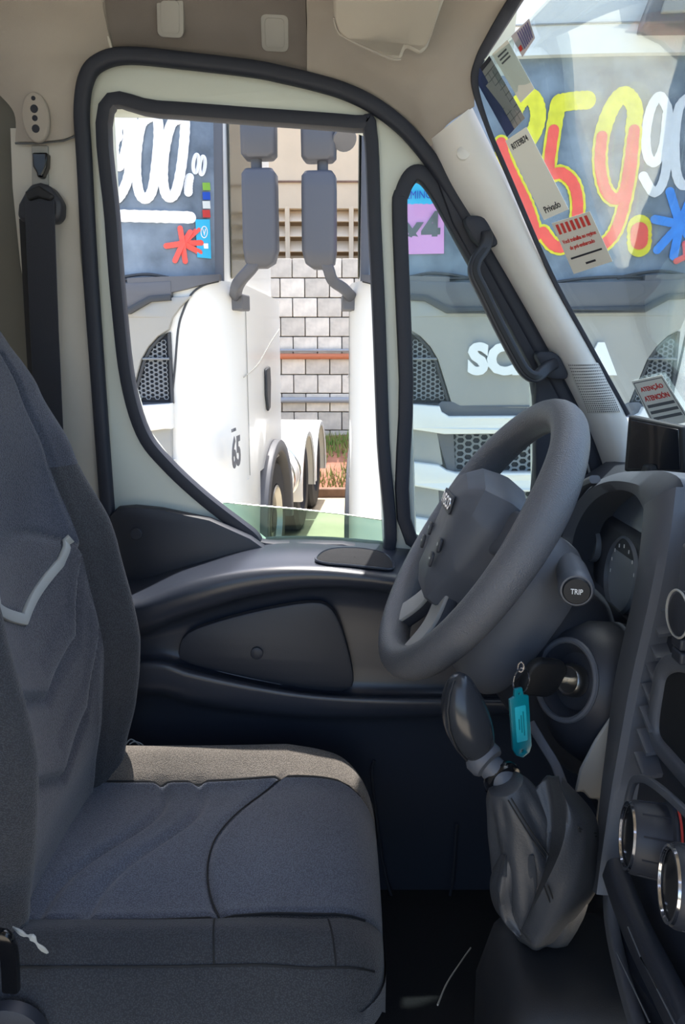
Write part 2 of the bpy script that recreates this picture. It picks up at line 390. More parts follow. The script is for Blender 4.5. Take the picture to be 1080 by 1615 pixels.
def pil_find(px, py):
    def err(i, j):
        d = pil(i, j) - CAM; z = d.y*CP - d.z*SP; v = d.y*SP + d.z*CP
        return (CX + FPX*d.x/z - px)**2 + (CY - FPX*v/z - py)**2
    best = min((err(i, j*.5), i, j*.5) for i in range(len(rows)-1) for j in range(24)); st_ = .5
    while st_ > .002:
        k = min((err(min(max(best[1]+x*st_, 0), len(rows)-1.01), min(max(best[2]+y*st_, 0), 11.99)), min(max(best[1]+x*st_, 0), len(rows)-1.01), min(max(best[2]+y*st_, 0), 11.99)) for x in (-1, 0, 1) for y in (-1, 0, 1))
        if k[0] < best[0]: best = k
        else: st_ *= .5
    return Vector((best[1], best[2], 0))
q = [pil_find(*p) for p in ((893, 573), (943, 572), (978, 650), (925, 652))]
sn = Vector((-.15, -1, .1)).normalized()
def spk(u, v, h): p = q[0].lerp(q[1], u).lerp(q[3].lerp(q[2], u), v); return pil(p.x, p.y) + sn*h
sg = mk('speaker_grille', slab(9, 9, lambda u, v: spk(u, v, .0035), lambda u, v: spk(u, v, -.002)), M['trimgrey'], tr2, bev=0.0012)
dots = []
for i in range(17):
    for j in range(19):
        u, v = (i + .7) / 17.4, (j + .7) / 19.4
        p = spk(u, v, .0038); ex = (spk(u+.02, v, .0038) - p).normalized()*.00125; ey = (spk(u, v+.02, .0038) - p).normalized()*.0013
        dots.append(([p+ex+ey, p-ex+ey, p-ex-ey, p+ex-ey, p+sn*0.0002], [(0, 1, 4), (1, 2, 4), (2, 3, 4), (3, 0, 4)]))
tag(mk('grille_holes', dots, M['inkgrey'], sg, smooth=False), kind='stuff')

# windscreen
edge = smooth_path([Vector(p) for p in ((752, 102, 1.352), (750, 135, 1.356), (772, 205, 1.36), (802, 274, 1.365), (870, 430, 1.37), (930, 540, 1.375), (992, 655, 1.38), (1030, 730, 1.38))], 8)
E3 = [at(*p) for p in edge]; nE = len(E3)
def wsurf(u, v, dx=0.0):
    i = v * (nE-1); k = min(int(i), nE-2); e = E3[k].lerp(E3[k+1], i-k); s = u
    return Vector((e.x + 0.13*(1-math.exp(-s*1.75/0.15)) + 0.05*(1-(1-s)**2) + dx, e.y - 1.75*s, e.z + 0.10*(1-v)*min(1, s*6)))
w1 = tag(mk('window_1', slab(30, 24, lambda u, v: wsurf(u, v), lambda u, v: wsurf(u, v, 0.005)), M['wind']), kind='structure')
mk('screen_seal', sweep(smooth_path([at(*p) for p in ((905, -135, 1.095), (858, -70, 1.195), (815, -4, 1.30), (778, 56, 1.333), (755, 98, 1.348), (749, 136, 1.352), (771, 206, 1.356), (800, 274, 1.36), (868, 431, 1.366), (928, 542, 1.37), (990, 654, 1.374))], 6),
   rrect(0.0075, 0.006, 0.004, 2), scale=lambda t: 1.5 - 0.95*min(1, max(0, t-.25)*3)), M['rubber'], w1)
mk('roof_header', box((0.36, 0.30, 2.50), (0.10, 1.5, 0.10)), M['liner'], ce, bev=0.02)

# ------------------------------------------------------------------ DRIVER'S DOOR
d1 = tag(empty('door_1', (-0.2, 1.45, 0.8)), kind='structure')
outer = AP + [(962, 900), (820, 960), (500, 940), (180, 960)]
mk('door_frame', plate([outer, MAINW, QUART], 1.468, 0.05, 0.010, 0), M['cream'], d1)
mk('window_seal', sweep(smooth_path(ats(MAINW, 1.440), 5, True), rrect(0.0125, 0.016, 0.006, 2), closed=True), M['rubber'], d1)
mk('quarter_seal', sweep(smooth_path(ats(QUART, 1.440), 5, True), rrect(0.014, 0.016, 0.006, 2), closed=True), M['rubber'], d1)
gp = ats([(352, 792), (400, 797), (470, 803), (540, 811), (618, 822), (622, 980), (300, 980)], 1.475)
mk('lowered_glass', prism(gp, (0, 0.004, 0)), M['clear'], d1, smooth=False)
mk('glass_edge', tube(ats([(352, 792), (400, 797), (470, 803), (540, 811), (616, 822)], 1.477), 0.0016, 6), M['steel'], d1)
mk('quarter_glass', prism(ats(QUART, 1.478), (0, 0.004, 0)), M['quarter'], d1, smooth=False)
mk('front_corner_panel', plate([[(690, 278), (720, 318), (770, 400), (838, 510), (890, 610), (925, 680), (955, 760), (965, 860), (820, 960), (846, 800), (846, 590), (765, 440), (716, 350)]], 1.432, 0.03, 0.006), M['rubber'], d1)
mk('corner_bead', tube(smooth_path(ats([(896, 668), (912, 700), (924, 726), (931, 752)], 1.41), 4), 0.0022), M['pad'], d1)
# black mirror-less corner behind the sill, with its round plug
sailp = mk('sail_panel', plate([[(183, 815), (192, 806), (215, 804), (255, 808), (330, 824), (392, 852), (412, 866), (330, 900), (240, 935), (200, 940)]], 1.416, 0.03, 0.010), M['plastic'], d1)
c = at(215, 842, 1.398); mk('plug', lathe(c, (0, -1, 0), [(0.0001, -.004), (0.012, -.004), (0.012, 0.003), (0.0105, 0.0042), (0.0001, 0.0042)], 20), M['plastic'], sailp)

# moulded lower lining: cross sections from sill to floor along the door
C = [  # (polyline of px,py), Y
    ([(176, 905), (218, 905), (300, 886), (400, 860), (500, 857), (620, 866), (760, 880), (960, 905)], 1.43),
    ([(176, 925), (220, 922), (300, 896), (400, 872), (500, 868), (620, 880), (760, 900), (960, 930)], 1.375),
    ([(176, 943), (222, 938), (300, 912), (400, 892), (500, 888), (620, 900), (760, 920), (960, 950)], 1.318),
    ([(176, 952), (222, 948), (300, 922), (400, 901), (500, 896), (620, 908), (760, 930), (960, 960)], 1.298),
    ([(176, 968), (224, 962), (300, 940), (400, 916), (500, 908), (620, 918), (760, 945), (960, 980)], 1.288),
    ([(176, 1000), (226, 992), (300, 966), (400, 938), (500, 926), (620, 934), (760, 965), (960, 1000)], 1.296),
    ([(176, 1008), (228, 1002), (300, 976), (400, 948), (500, 934), (620, 944), (760, 975), (960, 1010)], 1.335),
    ([(176, 1022), (232, 1016), (300, 1010), (400, 1010), (500, 1015), (620, 1030), (760, 1040), (960, 1050)], 1.335),
    ([(176, 1040), (250, 1036), (300, 1048), (400, 1072), (500, 1088), (620, 1092), (760, 1094), (960, 1100)], 1.325),
    ([(176, 1046), (252, 1044), (300, 1058), (400, 1080), (500, 1095), (620, 1100), (760, 1102), (960, 1108)], 1.285),
    ([(176, 1056), (254, 1056), (300, 1070), (400, 1090), (500, 1104), (620, 1110), (760, 1112), (960, 1118)], 1.277),
    ([(176, 1092), (254, 1095), (300, 1108), (400, 1124), (500, 1132), (620, 1132), (760, 1128), (960, 1130)], 1.285),
    ([(176, 1102), (254, 1105), (300, 1118), (400, 1134), (500, 1142), (620, 1142), (760, 1138), (960, 1140)], 1.33),
    ([(176, 1300), (254, 1300), (400, 1300), (620, 1300), (960, 1300)], 1.34),
    ([(176, 1480), (254, 1480), (400, 1480), (620, 1480), (960, 1480)], 1.35)]
def resx(poly, n=70):
    q = smooth_path([Vector((a, b, 0)) for a, b in poly], 14); out = []
    for k in range(n):
        x = 176 + (960-176) * k / (n-1); i = 0
        while i < len(q)-2 and q[i+1].x < x: i += 1
        f = (x - q[i].x) / max(q[i+1].x - q[i].x, 1e-6); out.append((x, q[i].y + (q[i+1].y - q[i].y)*f))
    return out
drows = []
RX = [(resx(p), Y) for p, Y in C]
for k in range(70):
    col = smooth_path([Vector((r[k][0], r[k][1], Y)) for r, Y in RX], 3)
    drows.append([at(*p) for p in col])
drows = [[drows[k][j] for k in range(70)] for j in range(len(drows[0]))]
mk('door_lining', sheet(drows, (0, 0.06, 0)), M['doorplastic'], d1, ang=60)
# pocket cover set in the recess, dark inlay painting the grip's shade on the armrest top, map-pocket seam
pc = mk('pocket_cover', plate([[(288, 1022), (300, 1000), (345, 982), (420, 963), (492, 952), (520, 962), (538, 1000), (552, 1060), (545, 1082), (500, 1082), (400, 1064), (300, 1040)]], 1.322, 0.02, 0.006, 3), M['plastic'], d1)
c = at(405, 1030, 1.309); mk('lock_plug', lathe(c, (0, -1, 0), [(0.0001, -.004), (0.012, -.004), (0.012, 0.003), (0.0105, 0.004), (0.0001, 0.004)], 20), M['plastic'], pc)
def surfY(px, py):
    k = min(max((px-176)/(960-176)*69, 0), 69); prev = None
    for r, Y in RX:
        y_ = r[round(k)][1]
        if y_ >= py:
            if prev is None: return Y
            return prev[1] + (Y - prev[1])*(py - prev[0])/max(y_ - prev[0], 1e-6)
        prev = (y_, Y)
    return prev[1]
GR = [(498, 884), (508, 872), (530, 866), (565, 866), (600, 872), (616, 882), (619, 898), (590, 897), (550, 893), (515, 890)]
grp = smooth_path([at(p.x, p.y, surfY(p.x, p.y) - .004) for p in [Vector((x, y, 0)) for x, y in GR]], 4, True)
gcen = sum(grp, Vector())/len(grp)
mk('grip_inlay', loft([[p + Vector((0, .012, -.006)) for p in grp], [p + Vector((0, 0, .002)) for p in grp], [gcen.lerp(p, .93) + Vector((0, -.001, .003)) for p in grp], [gcen.lerp(p, .6) + Vector((0, -.003, .004)) for p in grp], [gcen.lerp(p, .02) + Vector((0, -.004, .005)) for p in grp]], True, False), M['carpet'], d1)  # flat dark inlay, its black colour stands for shade in the grip
mk('recess_rim', sweep([p + Vector((0, -.001, .002)) for p in grp], circ(.0026, 6), (0, 0, 1), True), M['doorplastic'], d1)
mk('lower_panel_seam', tube(smooth_path(ats([(590, 1200), (588, 1240), (620, 1420), (700, 1440), (720, 1300)], 1.33), 5), 0.003), M['plastic'], d1)

# grab handle on the A-pillar
gh = tag(empty('grab_handle', at(850, 590, 1.40)), 'black plastic grab handle bolted along the windscreen pillar', 'handle')
hp = smooth_path([at(*p) for p in ((752, 362, 1.42), (766, 372, 1.39), (764, 390, 1.365), (750, 412, 1.345), (748, 432, 1.34), (762, 462, 1.34), (790, 520, 1.34), (818, 572, 1.34), (832, 590, 1.34), (846, 594, 1.345), (862, 580, 1.37), (876, 572, 1.40))], 7)
bar = mk('handle_bar', sweep(hp, rrect(0.0105, 0.010, 0.005, 3)), M['plastic'], gh)
mk('grip_groove', sweep([p + Vector((0.0, -0.0108, 0)) for p in hp[12:-10]], rrect(0.0045, 0.0012, 0.001, 1)), M['deep'], bar)
for px, py in ((757, 366), (868, 576)):
    c = at(px, py, 1.40)
    mk('mount', warp(fill2d([rrect(0.020, 0.024, 0.012, 4)], 0.03, 0.006), lambda a, b, d: (c.x + a*0.87 + b*0.5*(-1), c.y + d, c.z + b*0.87 + a*0.5*(-1)*-1*0)), M['rubber'], gh)

# sun visor
sv = tag(empty('sun_visor', at(620, 40, 1.25)), 'beige folded sun visor under the roof lining above the windscreen corner', 'visor')
vpx = [(524, -60), (526, 30), (532, 50), (548, 62), (612, 92), (632, 94), (640, 74), (662, 86), (674, 76), (682, 52), (700, 0), (724, -60)]
Yv = lambda b: 1.295 - 0.0012*max(0, 60-b)
P3 = [at(a, b, Yv(b)) for a, b in vpx]
mk('visor_panel', prism(P3, (0, 0.018, 0.006)), M['visor'], sv, bev=0.005, seg=3)
mk('visor_seam', tube([p + Vector((0, -0.0015, 0)) for p in smooth_path(P3[1:6], 4)], 0.0015), M['liner'], sv)
# ------------------------------------------------------------------ DRIVER'S SEAT
def lerp_tab(tab, x):
    if x <= tab[0][0]: return tab[0][1]
    for (a, p), (b, q) in zip(tab, tab[1:]):
        if x <= b:
            t = (x-a)/(b-a); t = t*t*(3-2*t)*0.5 + t*0.5; return p + (q-p)*t
    return tab[-1][1]
seat = tag(empty('driver_seat', (-0.2, 1.0, 0.75)), 'dark navy and grey cloth driver seat with silver chevron piping', 'seat')
SY = 1.0
XC = [(1.02, -.45), (1.15, -.43), (1.25, -.415), (1.37, -.405), (1.54, -.428), (1.7, -.466), (1.8, -.495), (1.88, -.522), (1.95, -.56), (1.99, -.60)]
BO = [(1.02, .02), (1.15, .045), (1.3, .058), (1.45, .058), (1.58, .052), (1.7, .03), (1.8, .015), (1.9, 0)]
BW = [(1.02, .235), (1.3, .258), (1.5, .255), (1.66, .246), (1.76, .24), (1.84, .228), (1.90, .205), (1.945, .165), (1.972, .11), (1.988, .05)]
def gro(d, wd, dep): return -dep * math.exp(-(d/wd)**2)
STR = lambda s: 1.478 + (0.055*abs(s)/0.42 if abs(s) < .42 else 0.055 + 0.045*(abs(s)-.42)/.14)
G1 = lambda s: 1.352 + (0.05*abs(s)/0.40 if abs(s) < .40 else 0.05 + 0.12*(abs(s)-.40)/.16)
G2 = lambda s: 1.225 + (0.05*abs(s)/0.40 if abs(s) < .40 else 0.05 + 0.12*(abs(s)-.40)/.16)
ARC = lambda s: 1.600 - 0.05*(abs(s)/.56)**2.2
def back_front(s, z):
    a = abs(s)
    x = lerp_tab(XC, z) + lerp_tab(BO, z) * (1 if s > 0 else .72) * math.exp(-((a-.80)/.17)**2) - 0.055*a**9 - lerp_tab([(1.2, 0), (1.38, .034), (1.5, .042), (1.62, .03), (1.8, 0)], z)*max(0, 1-(a/.57)**2)
    if a < .57:
        if z < ARC(s) + .02:
            x += gro(z-G1(s), .009, .010) + gro(z-G2(s), .009, .010) + gro(z-STR(s), .010, .003)
            x += 0.004*(math.sin(min(max((z-G1(s))/.06, 0), 1)*pi)) + 0.004*(math.sin(min(max((z-G2(s))/.06, 0), 1)*pi))
    if z < 1.86: x += gro(a-.575, .018, .008)
    if a < .6: x += gro(z-ARC(s), .006, .006)
    return Vector((x, SY + s*lerp_tab(BW, z), z))
NS, NZ = 97, 190
zs = [1.03 + (1.988-1.03)*k/(NZ-1) for k in range(NZ)]
ss = [-1 + 2*k/(NS-1) for k in range(NS)]
rings = []
for z in zs:
    fr = [back_front(s, z) for s in ss]; xb = lerp_tab(XC, z) - 0.12
    bk = [Vector((xb - 0.01*(1-s**6), SY + s*lerp_tab(BW, z)*0.985, z)) for s in reversed(ss[::4])]
    rings.append(fr + bk)
Vb, Fb = loft(rings)
nr = len(rings[0]); cover, insert, bols = [], [], []
for f in Fb:
    k = f[0] % nr if len(f) == 4 else 999; zi = f[0] // nr if len(f) == 4 else 0
    if len(f) != 4 and min(f) < nr: bols.append(f); continue
    if len(f) == 4 and k < NS-1 and abs(ss[k] + .01) < .575 and zs[min(zi, NZ-1)] < ARC(ss[k]): insert.append(f)
    elif len(f) == 4 and (k >= NS or abs(ss[min(k, NS-1)] + .01) >= .575) and zs[min(zi, NZ-1)] < 1.675: bols.append(f)
    else: cover.append(f)
def subset(V, F):
    idx = {}; out = []; FF = []
    for f in F:
        for i in f:
            if i not in idx: idx[i] = len(out); out.append(V[i])
        FF.append(tuple(idx[i] for i in f))
    return out, FF
mk('backrest_cover', subset(Vb, cover), M['navy'], seat, ang=80)
mk('backrest_bolster', subset(Vb, bols), M['bolster'], seat, ang=80)
mk('backrest_insert', subset(Vb, insert), M['grey'], seat, ang=80)
# lower side bolsters carry the plainer cloth; silver chevron piping
pth = [back_front(s, STR(s)) + Vector((0.004, 0, 0)) for s in [-.525 + 1.05*k/60 for k in range(61)]]
mk('silver_piping', sweep(pth, rrect(0.0085, 0.0035, 0.002, 2), (1, 0, 0.2)), M['silver'], seat)
for sg_ in (-1, 1):
    pth = [back_front(sg_*.93, 1.10 + 0.60*k/30) + Vector((0.001, 0, 0)) for k in range(31)]
    mk('bolster_seam', tube(pth, 0.0016, 5, ref=(1, 0, 0)), M['stitch'], seat)
# head restraint
hr = []
for k in range(15):
    t = -1 + 2*k/14; sc = (1-abs(t)**4)**.25 if abs(t) < 1 else 0.02
    sc = max(sc, .05); z = 2.055 + 0.125*t; xx = -.60 - 0.03*t
    hr.append([Vector((xx + a*sc, SY + b*sc*(1-.06*t), z)) for a, b in rrect(0.07, 0.148, 0.055, 5)])
hd = mk('headrest', loft(hr), M['deep'] if False else M['navy'], seat, ang=80)
for dy in (-.06, .06): mk('headrest_post', tube([(-.60, SY+dy, 1.88), (-.60, SY+dy, 1.98)], 0.007, 10, ref=(1, 0, 0)), M['steel'], hd)

# cushion
XE = 0.058
def arcX(s): return -0.200 + 0.055*(abs(s+.12)/.6)**2 + (0.02 if s > 0 else 0)*s
def rib(base):
    return lambda s: base + 0.055*math.sin((s+.15)*2.6) + 0.012*math.sin(s*6)
R1, R2 = rib(-.365), rib(-.300)
def halfw(x):
    r = 0.11; d = x - (XE-r); return 0.262 - (0.8*(r - math.sqrt(max(r*r-d*d, 0))) if d > 0 else 0)
def ctop(x, s):
    a = abs(s); R = 0.075
    z = 1.108 + (0.052 if s > 0 else .034)*math.exp(-((a-.82)/.19)**2)*(min(1, max(0, (.058-x)/.16))**.5 if x > -.1 else 1) - 0.055*a**12 + 0.012*max(0, 1-(a/.6)**2)
    z += 0.012*math.exp(-((x+.06)/.12)**2)*(1 if a < .62 else .3)
    d = x - (XE-R)
    if d > 0: z -= R - math.sqrt(max(R*R-d*d, 0))
    z += gro(a-.61, .012, .008)
    if a < .62:
        z += gro(x-arcX(s), .007, .009)
        if x < arcX(s): z += gro(x-R1(s), .009, .010) + gro(x-R2(s), .009, .010)
    return Vector((x, SY + s*halfw(x), z))
xs = [-.49 + (XE-.075+.49)*k/120 for k in range(120)] + [XE - .075 + .075*math.sin(k/16*pi/2) for k in range(17)]
rings = []
for x in xs:
    top = [ctop(x, s) for s in ss]; hw = halfw(x)
    zb = 1.005 + 0.0*x
    rings.append(top + [Vector((x, SY + hw*1.01, 1.05)), Vector((x, SY + hw*.97, zb)), Vector((x, SY - hw*.97, zb)), Vector((x, SY - hw*1.01, 1.05))])
Vc, Fc = loft(rings); nr = len(rings[0])
gr = dict(far=[], near=[], rear=[], front=[], rest=[])
for f in Fc:
    if len(f) != 4: gr['front' if f[0] > 500 else 'rest'].append(f); continue
    k = f[0] % nr; xi = f[0] // nr
    if k >= NS-1:
        gr['far' if k <= NS else ('near' if k >= NS+2 else 'rest')].append(f); continue
    s = ss[k] + .01; x = xs[min(xi, len(xs)-1)]
    if s > .61: gr['far'].append(f)
    elif s < -.61: gr['near'].append(f)
    elif x < arcX(s): gr['rear'].append(f)
    else: gr['front'].append(f)
mk('cushion_bolster', subset(Vc, gr['far']), M['sunlit_worn'], seat, ang=80)
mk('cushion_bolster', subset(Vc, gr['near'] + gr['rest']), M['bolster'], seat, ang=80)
mk('cushion_rear', subset(Vc, gr['rear']), M['cushion'], seat, ang=80)
mk('cushion_front', subset(Vc, gr['front']), M['cushion'], seat, ang=80)
for sg_ in (-1, 1):
    mk('cushion_seam', tube([ctop(x, sg_*.61) + Vector((0, 0, 0.003)) for x in xs[10:130:3]], 0.0018, 5, ref=(0, 0, 1)), M['stitch'], seat)
mk('cushion_seam', tube([ctop(arcX(s), s) + Vector((0, 0, .004)) for s in [-.6 + 1.2*k/40 for k in range(41)]], .0014, 5, ref=(0, 0, 1)), M['stitch'], seat)
mk('side_welt', tube([ctop(x, -.915) + Vector((0, 0, .0012)) for x in xs[12:132:3]], .0016, 5, ref=(0, 0, 1)), M['stitch'], seat)
for x_ in (-.17, -.02): mk('bolster_seam', tube([ctop(x_ + .012*k/8, -.62 - .29*k/8) + Vector((0, 0, .0006)) for k in range(9)], .0013, 5, ref=(0, 0, 1)), M['stitch'], seat)
mk('seat_skirt', loft([[Vector((x0, SY + a, z)) for x0, a in [(-.47 + (.505 + dx)*(.5 + p/2/.5*.5), q) for p, q in rrect(.5, hw, .06, 5)]] for z, dx, hw in ((.76, 0, .225), (.86, 0, .24), (.97, .005, .25), (1.012, .01, .252))]), M['deep'], seat, bev=0.004)
mk('seat_pedestal', box((-0.22, SY, 0.79), (0.42, 0.40, 0.12)), M['deep'], seat, bev=0.01)
# recliner hardware and the crumpled pale tag at the near rear corner, wire at the far one
rb = mk('recliner_bracket', lathe((-.40, 0.735, 1.05), (0, -1, 0), [(.0001, 0), (.045, 0), (.045, .015), (.03, .022), (.0001, .022)], 24), M['plastic'], seat)
mk('torn_cover_edge', sweep(smooth_path([at(20, 1462, .73), at(38, 1474, .72), at(50, 1478, .715), at(60, 1490, .715), at(75, 1503, .72)], 4), rrect(.0026, .0012, .0008, 1), (0, -1, 0), scale=lambda t: .5 + 1.2*math.sin(t*9)**2*(.4+.6*math.sin(pi*t))), M['silver'], seat)
mk('recliner_lever', sweep(smooth_path([at(-30, 1500, .72), at(0, 1478, .715), at(14, 1500, .715), at(18, 1560, .72)], 5), rrect(.010, .006, .004, 2)), M['gloss'], seat)
for dx in (0, 6):
    mk('buckle_wire', tube(smooth_path([at(198+dx, 1174, 1.25), at(207+dx, 1166+dx*.6, 1.26), at(220+dx, 1176, 1.26), at(229+dx*.4, 1192, 1.26)], 5), 0.0014, 6), M['silver'], seat)

# ------------------------------------------------------------------ SEAT BELT on the pillar
sb = tag(empty('seat_belt', at(62, 330, 1.41)), 'dark seat belt hanging from its slider on the door pillar', 'seat belt')
rc = [at(49, 229, 1.428), at(75, 229, 1.428), at(75, 292, 1.428), at(50, 292, 1.428)]
mk('slider_track', prism(rc, (0, 0.012, 0)), M['pad'], sb, bev=0.002)
mk('height_slider', prism(ats([(50, 240), (74, 240), (73, 262), (68, 274), (67, 279), (58, 279), (57, 272), (51, 262)], 1.412), (0, 0.02, 0)), M['gloss'], sb, bev=0.003)
an = mk('belt_guide', prism(ats([(40, 300), (48, 290), (62, 287), (78, 292), (88, 306), (95, 318), (94, 340), (86, 350), (34, 350), (26, 340), (28, 322)], 1.385), (0, 0.036, 0)), M['plastic'], sb, bev=0.008, seg=3)
mk('guide_cap', prism(ats([(38, 302), (60, 292), (84, 308), (78, 316), (60, 311), (44, 316)], 1.377), (0, 0.012, 0)), M['deep'], an, bev=0.003)
mk('webbing', sweep([at(62, 318, 1.378), at(63, 345, 1.372), at(66, 420, 1.38), at(70, 520, 1.385), at(76, 640, 1.39), at(84, 800, 1.39), at(95, 1000, 1.39)], rrect(.0265, .0011, .001, 1), (0, 1, 0)), mat('belt webbing', (40, 44, 54), .7, bump=.4, bscale=1200), sb)
mk('pillar_slot', prism(ats([(30, 345), (52, 345), (60, 560), (75, 800), (58, 800), (42, 560)], 1.415), (0, 0.01, 0)), M['deep'], sb)

# ------------------------------------------------------------------ STEERING WHEEL
TILT = rad(33)
WC = Vector((0.186, 1.0, 1.602)); E1 = Vector((0, 1, 0)); E2 = Vector((sin(TILT), 0, cos(TILT))); EN = Vector((-cos(TILT), 0, sin(TILT)))
def W(a, b, n=0.0): return WC + E1*a + E2*b + EN*n
sw = tag(empty('steering_wheel', WC), 'black leather-grained steering wheel in front of the driver seat', 'steering wheel')
RW = 0.202
def rimr(t):
    a = t % (2*pi); return 1.0 + 0.10*math.exp(-((a-rad(25))/.35)**2) + 0.10*math.exp(-((a-rad(155))/.35)**2)
rr = []
for k in range(96):
    t = 2*pi*k/96; c = W(RW*cos(t), RW*sin(t)); o = (E1*cos(t) + E2*sin(t)); r = 0.0225*rimr(t)
    rr.append([c + o*(r*cos(q)) + EN*(r*1.08*sin(q)) for q in [2*pi*j/20 for j in range(20)]])
mk('rim', loft(rr, True, False, True), M['rim'], sw, ang=80)
ol = [(-.092, .028), (-.080, .072), (0, .094), (.080, .072), (.092, .028), (.078, -.04), (.046, -.104), (-.046, -.104), (-.078, -.04)]
olv = [Vector((a, b, 0)) for a, b in ol]
hubo = [a_.lerp(b_, t_) for a_, b_ in zip(olv, olv[1:] + olv[:1]) for t_ in (.06, .35, .65, .94)]
def hubring(s, n, db=0, tilt=0): return [W(p.x*s, p.y*s + db, n + tilt*p.y) for p in hubo]
hub = mk('airbag_cover', loft([hubring(.80, -.035), hubring(.98, -.02), hubring(1.02, .008), hubring(1.0, .020), hubring(.86, .040, .006, .06), hubring(.62, .052, .010, .10), hubring(.3, .056, .012, .1)]), M['plastic2'], sw, ang=28)
mk('hub_ring', sweep([W(.070*cos(2*pi*k/40), .070*sin(2*pi*k/40) - .01, -.034) for k in range(40)], circ(.006, 6), EN, True), M['deep'], sw)
bt = text_geo('IVECO', 0.017, 0.066, 0.0012, 0.02)
bc = W(0, .022, .0622)
ex = (E1*-1); ey = (E2 + EN*.33).normalized()
badge = mk('badge', place(fill2d([rrect(.037, .0125, .004, 3)], .002, .0006), bc - EN*.0015, ex, ey), M['plastic'], hub)
mk('badge_letters', place(bt, bc, ex, ey), M['chrome'], badge)
for sgn in (1, -1):
    pth = [W(sgn*.066, .030, -.006), W(sgn*.11, .042, -.012), W(sgn*.15, .05, -.010), W(sgn*.192, .056, 0)]
    mk('upper_spoke', sweep(smooth_path(pth, 5), rrect(.012, .034, .010, 4), E2, scale=lambda t: 1.0 - .12*math.sin(pi*t)), M['plastic2'], sw, ang=60)
    pth = [W(sgn*.036, -.086, -.010), W(sgn*.052, -.125, -.014), W(sgn*.066, -.16, -.008), W(sgn*.076, -.186, 0)]
    lo = mk('lower_spoke', sweep(smooth_path(pth, 5), rrect(.020, .010, .006, 3), EN), M['plastic'], sw, ang=60)
    mk('spoke_trim', sweep(smooth_path([p + EN*.010 for p in pth], 5), rrect(.022, .003, .002, 2), EN), M['pad'], lo)
    for q in (0, 1):
        mk('control_button', place(fill2d([rrect(.007, .009, .003, 3)], .004, .001), W(sgn*.050, -.030 - .022*q, .0475 - .002*q), ex, ey), M['plastic'], hub)
        mk('button_mark', place(text_geo('+' if q == 0 else '-', width=.005, extrude=.0006), W(sgn*.050, -.030 - .022*q, .0503 - .002*q), ex, ey), M['silver'], hub)

# ------------------------------------------------------------------ STEERING COLUMN
col = tag(empty('steering_column', W(0, -.05, -.1)), 'dark plastic steering column housing with stalk and ignition lock', 'column')
def colring(s, rx, ry, b0, n=40, e=3.0):
    out = []
    for k in range(n):
        t = 2*pi*k/n; c, s_ = cos(t), sin(t)
        out.append(W(rx*math.copysign(abs(c)**(2/e), c), b0 + ry*math.copysign(abs(s_)**(2/e), s_), -s))
    return out
mk('column_shroud', loft([colring(.034, .055, .06, -.01), colring(.042, .09, .095, -.035), colring(.056, .108, .112, -.048), colring(.085, .116, .120, -.054), colring(.118, .118, .122, -.056), colring(.128, .112, .116, -.056), colring(.130, .06, .06, -.056)]), M['plastic2'], col, ang=50)
mk('shroud_neck', loft([colring(.125, .10, .10, -.06), colring(.20, .10, .11, -.08), colring(.30, .10, .11, -.10)]), M['plastic'], col, ang=50)
mk('adjust_lever', sweep(smooth_path([at(672, 1046, .93), at(690, 1043, .90), at(706, 1045, .89)], 4), rrect(.006, .004, .002, 2)), M['plastic2'], col)
# stalk with its round end
s0, s1 = Vector((0.30, 0.93, 1.585)), at(909, 932, 0.80)
ax = (s1 - s0).normalized()
st = mk('wiper_stalk', lathe(s0, ax, [(.0001, -.02), (.010, -.02), (.012, 0), (.016, .02), (.019, .05), (.0205, (s1-s0).length-.02), (.0205, (s1-s0).length-.006), (.018, (s1-s0).length-.001), (.0001, (s1-s0).length)], 28), M['plastic2'], col, ang=50)
mk('stalk_button', lathe(s1 - ax*.003, ax, [(.0001, 0), (.015, 0), (.016, .003), (.0145, .0055), (.0001, .006)], 28), M['deep'], st)
bx, by, bz = basis(ax)
mk('stalk_letters', place(text_geo('TRIP', .0062, .0135, .0004, .01), s1 + ax*.0034, bx*1.0, by), M['white'], st)
# ignition housing, bezel, lock
ig = at(892, 1072, 0.86); iax = Vector((-.86, -.42, .28)).normalized()
ix, iy, iz = basis(iax)
def ign(rx, ry, h, dn=0.0, n=36): return [ig + ix*(rx*cos(2*pi*k/n)) + iy*(ry*sin(2*pi*k/n) + dn) + iz*h for k in range(n)]
ih = mk('ignition_housing', loft([ign(.05, .06, -.20, -.02), ign(.075, .095, -.14, -.02), ign(.082, .098, -.08, -.015), ign(.078, .088, -.04, -.008), ign(.060, .064, -.008), ign(.050, .050, .0), ign(.043, .043, -.004), ign(.036, .036, -.018), ign(.004, .004, -.020)]), M['plastic'], col, ang=50)
mk('bezel_ring', sweep(ign(.049, .050, .001), circ(.004, 8), iz, True), M['plastic2'], ih)
mk('lock_barrel', lathe(ig - iz*.018, iz, [(.0001, 0), (.021, 0), (.021, .012), (.018, .016), (.016, .014), (.0001, .014)], 24), M['steel'], ih)

# key in the lock
kc = ig + iz*.012
key = tag(empty('ignition_key', kc), 'black-headed ignition key in the lock beside the column', 'key')
kx, ky = (ix*.25 + iy*.97).normalized(), iz
kn = kx.cross(ky).normalized()
kh = mk('key_head', place(fill2d([rrect(.022, .026, .012, 5)], .013, .004, 2), kc + iz*.028, kx, iz), M['deep'], key)
mk('key_blade', place(fill2d([rrect(.004, .018, .001, 1)], .003, .0005), kc - iz*.008, kx, iz), M['steel'], key)
mk('key_edge', sweep([kc + iz*.028 + kx*(.0225*a) + iz*(.0265*b) for a, b in [(cos(t*pi/14), sin(t*pi/14)) for t in range(-2, 17)]], circ(.0012, 6), kn), M['plastic2'], key)
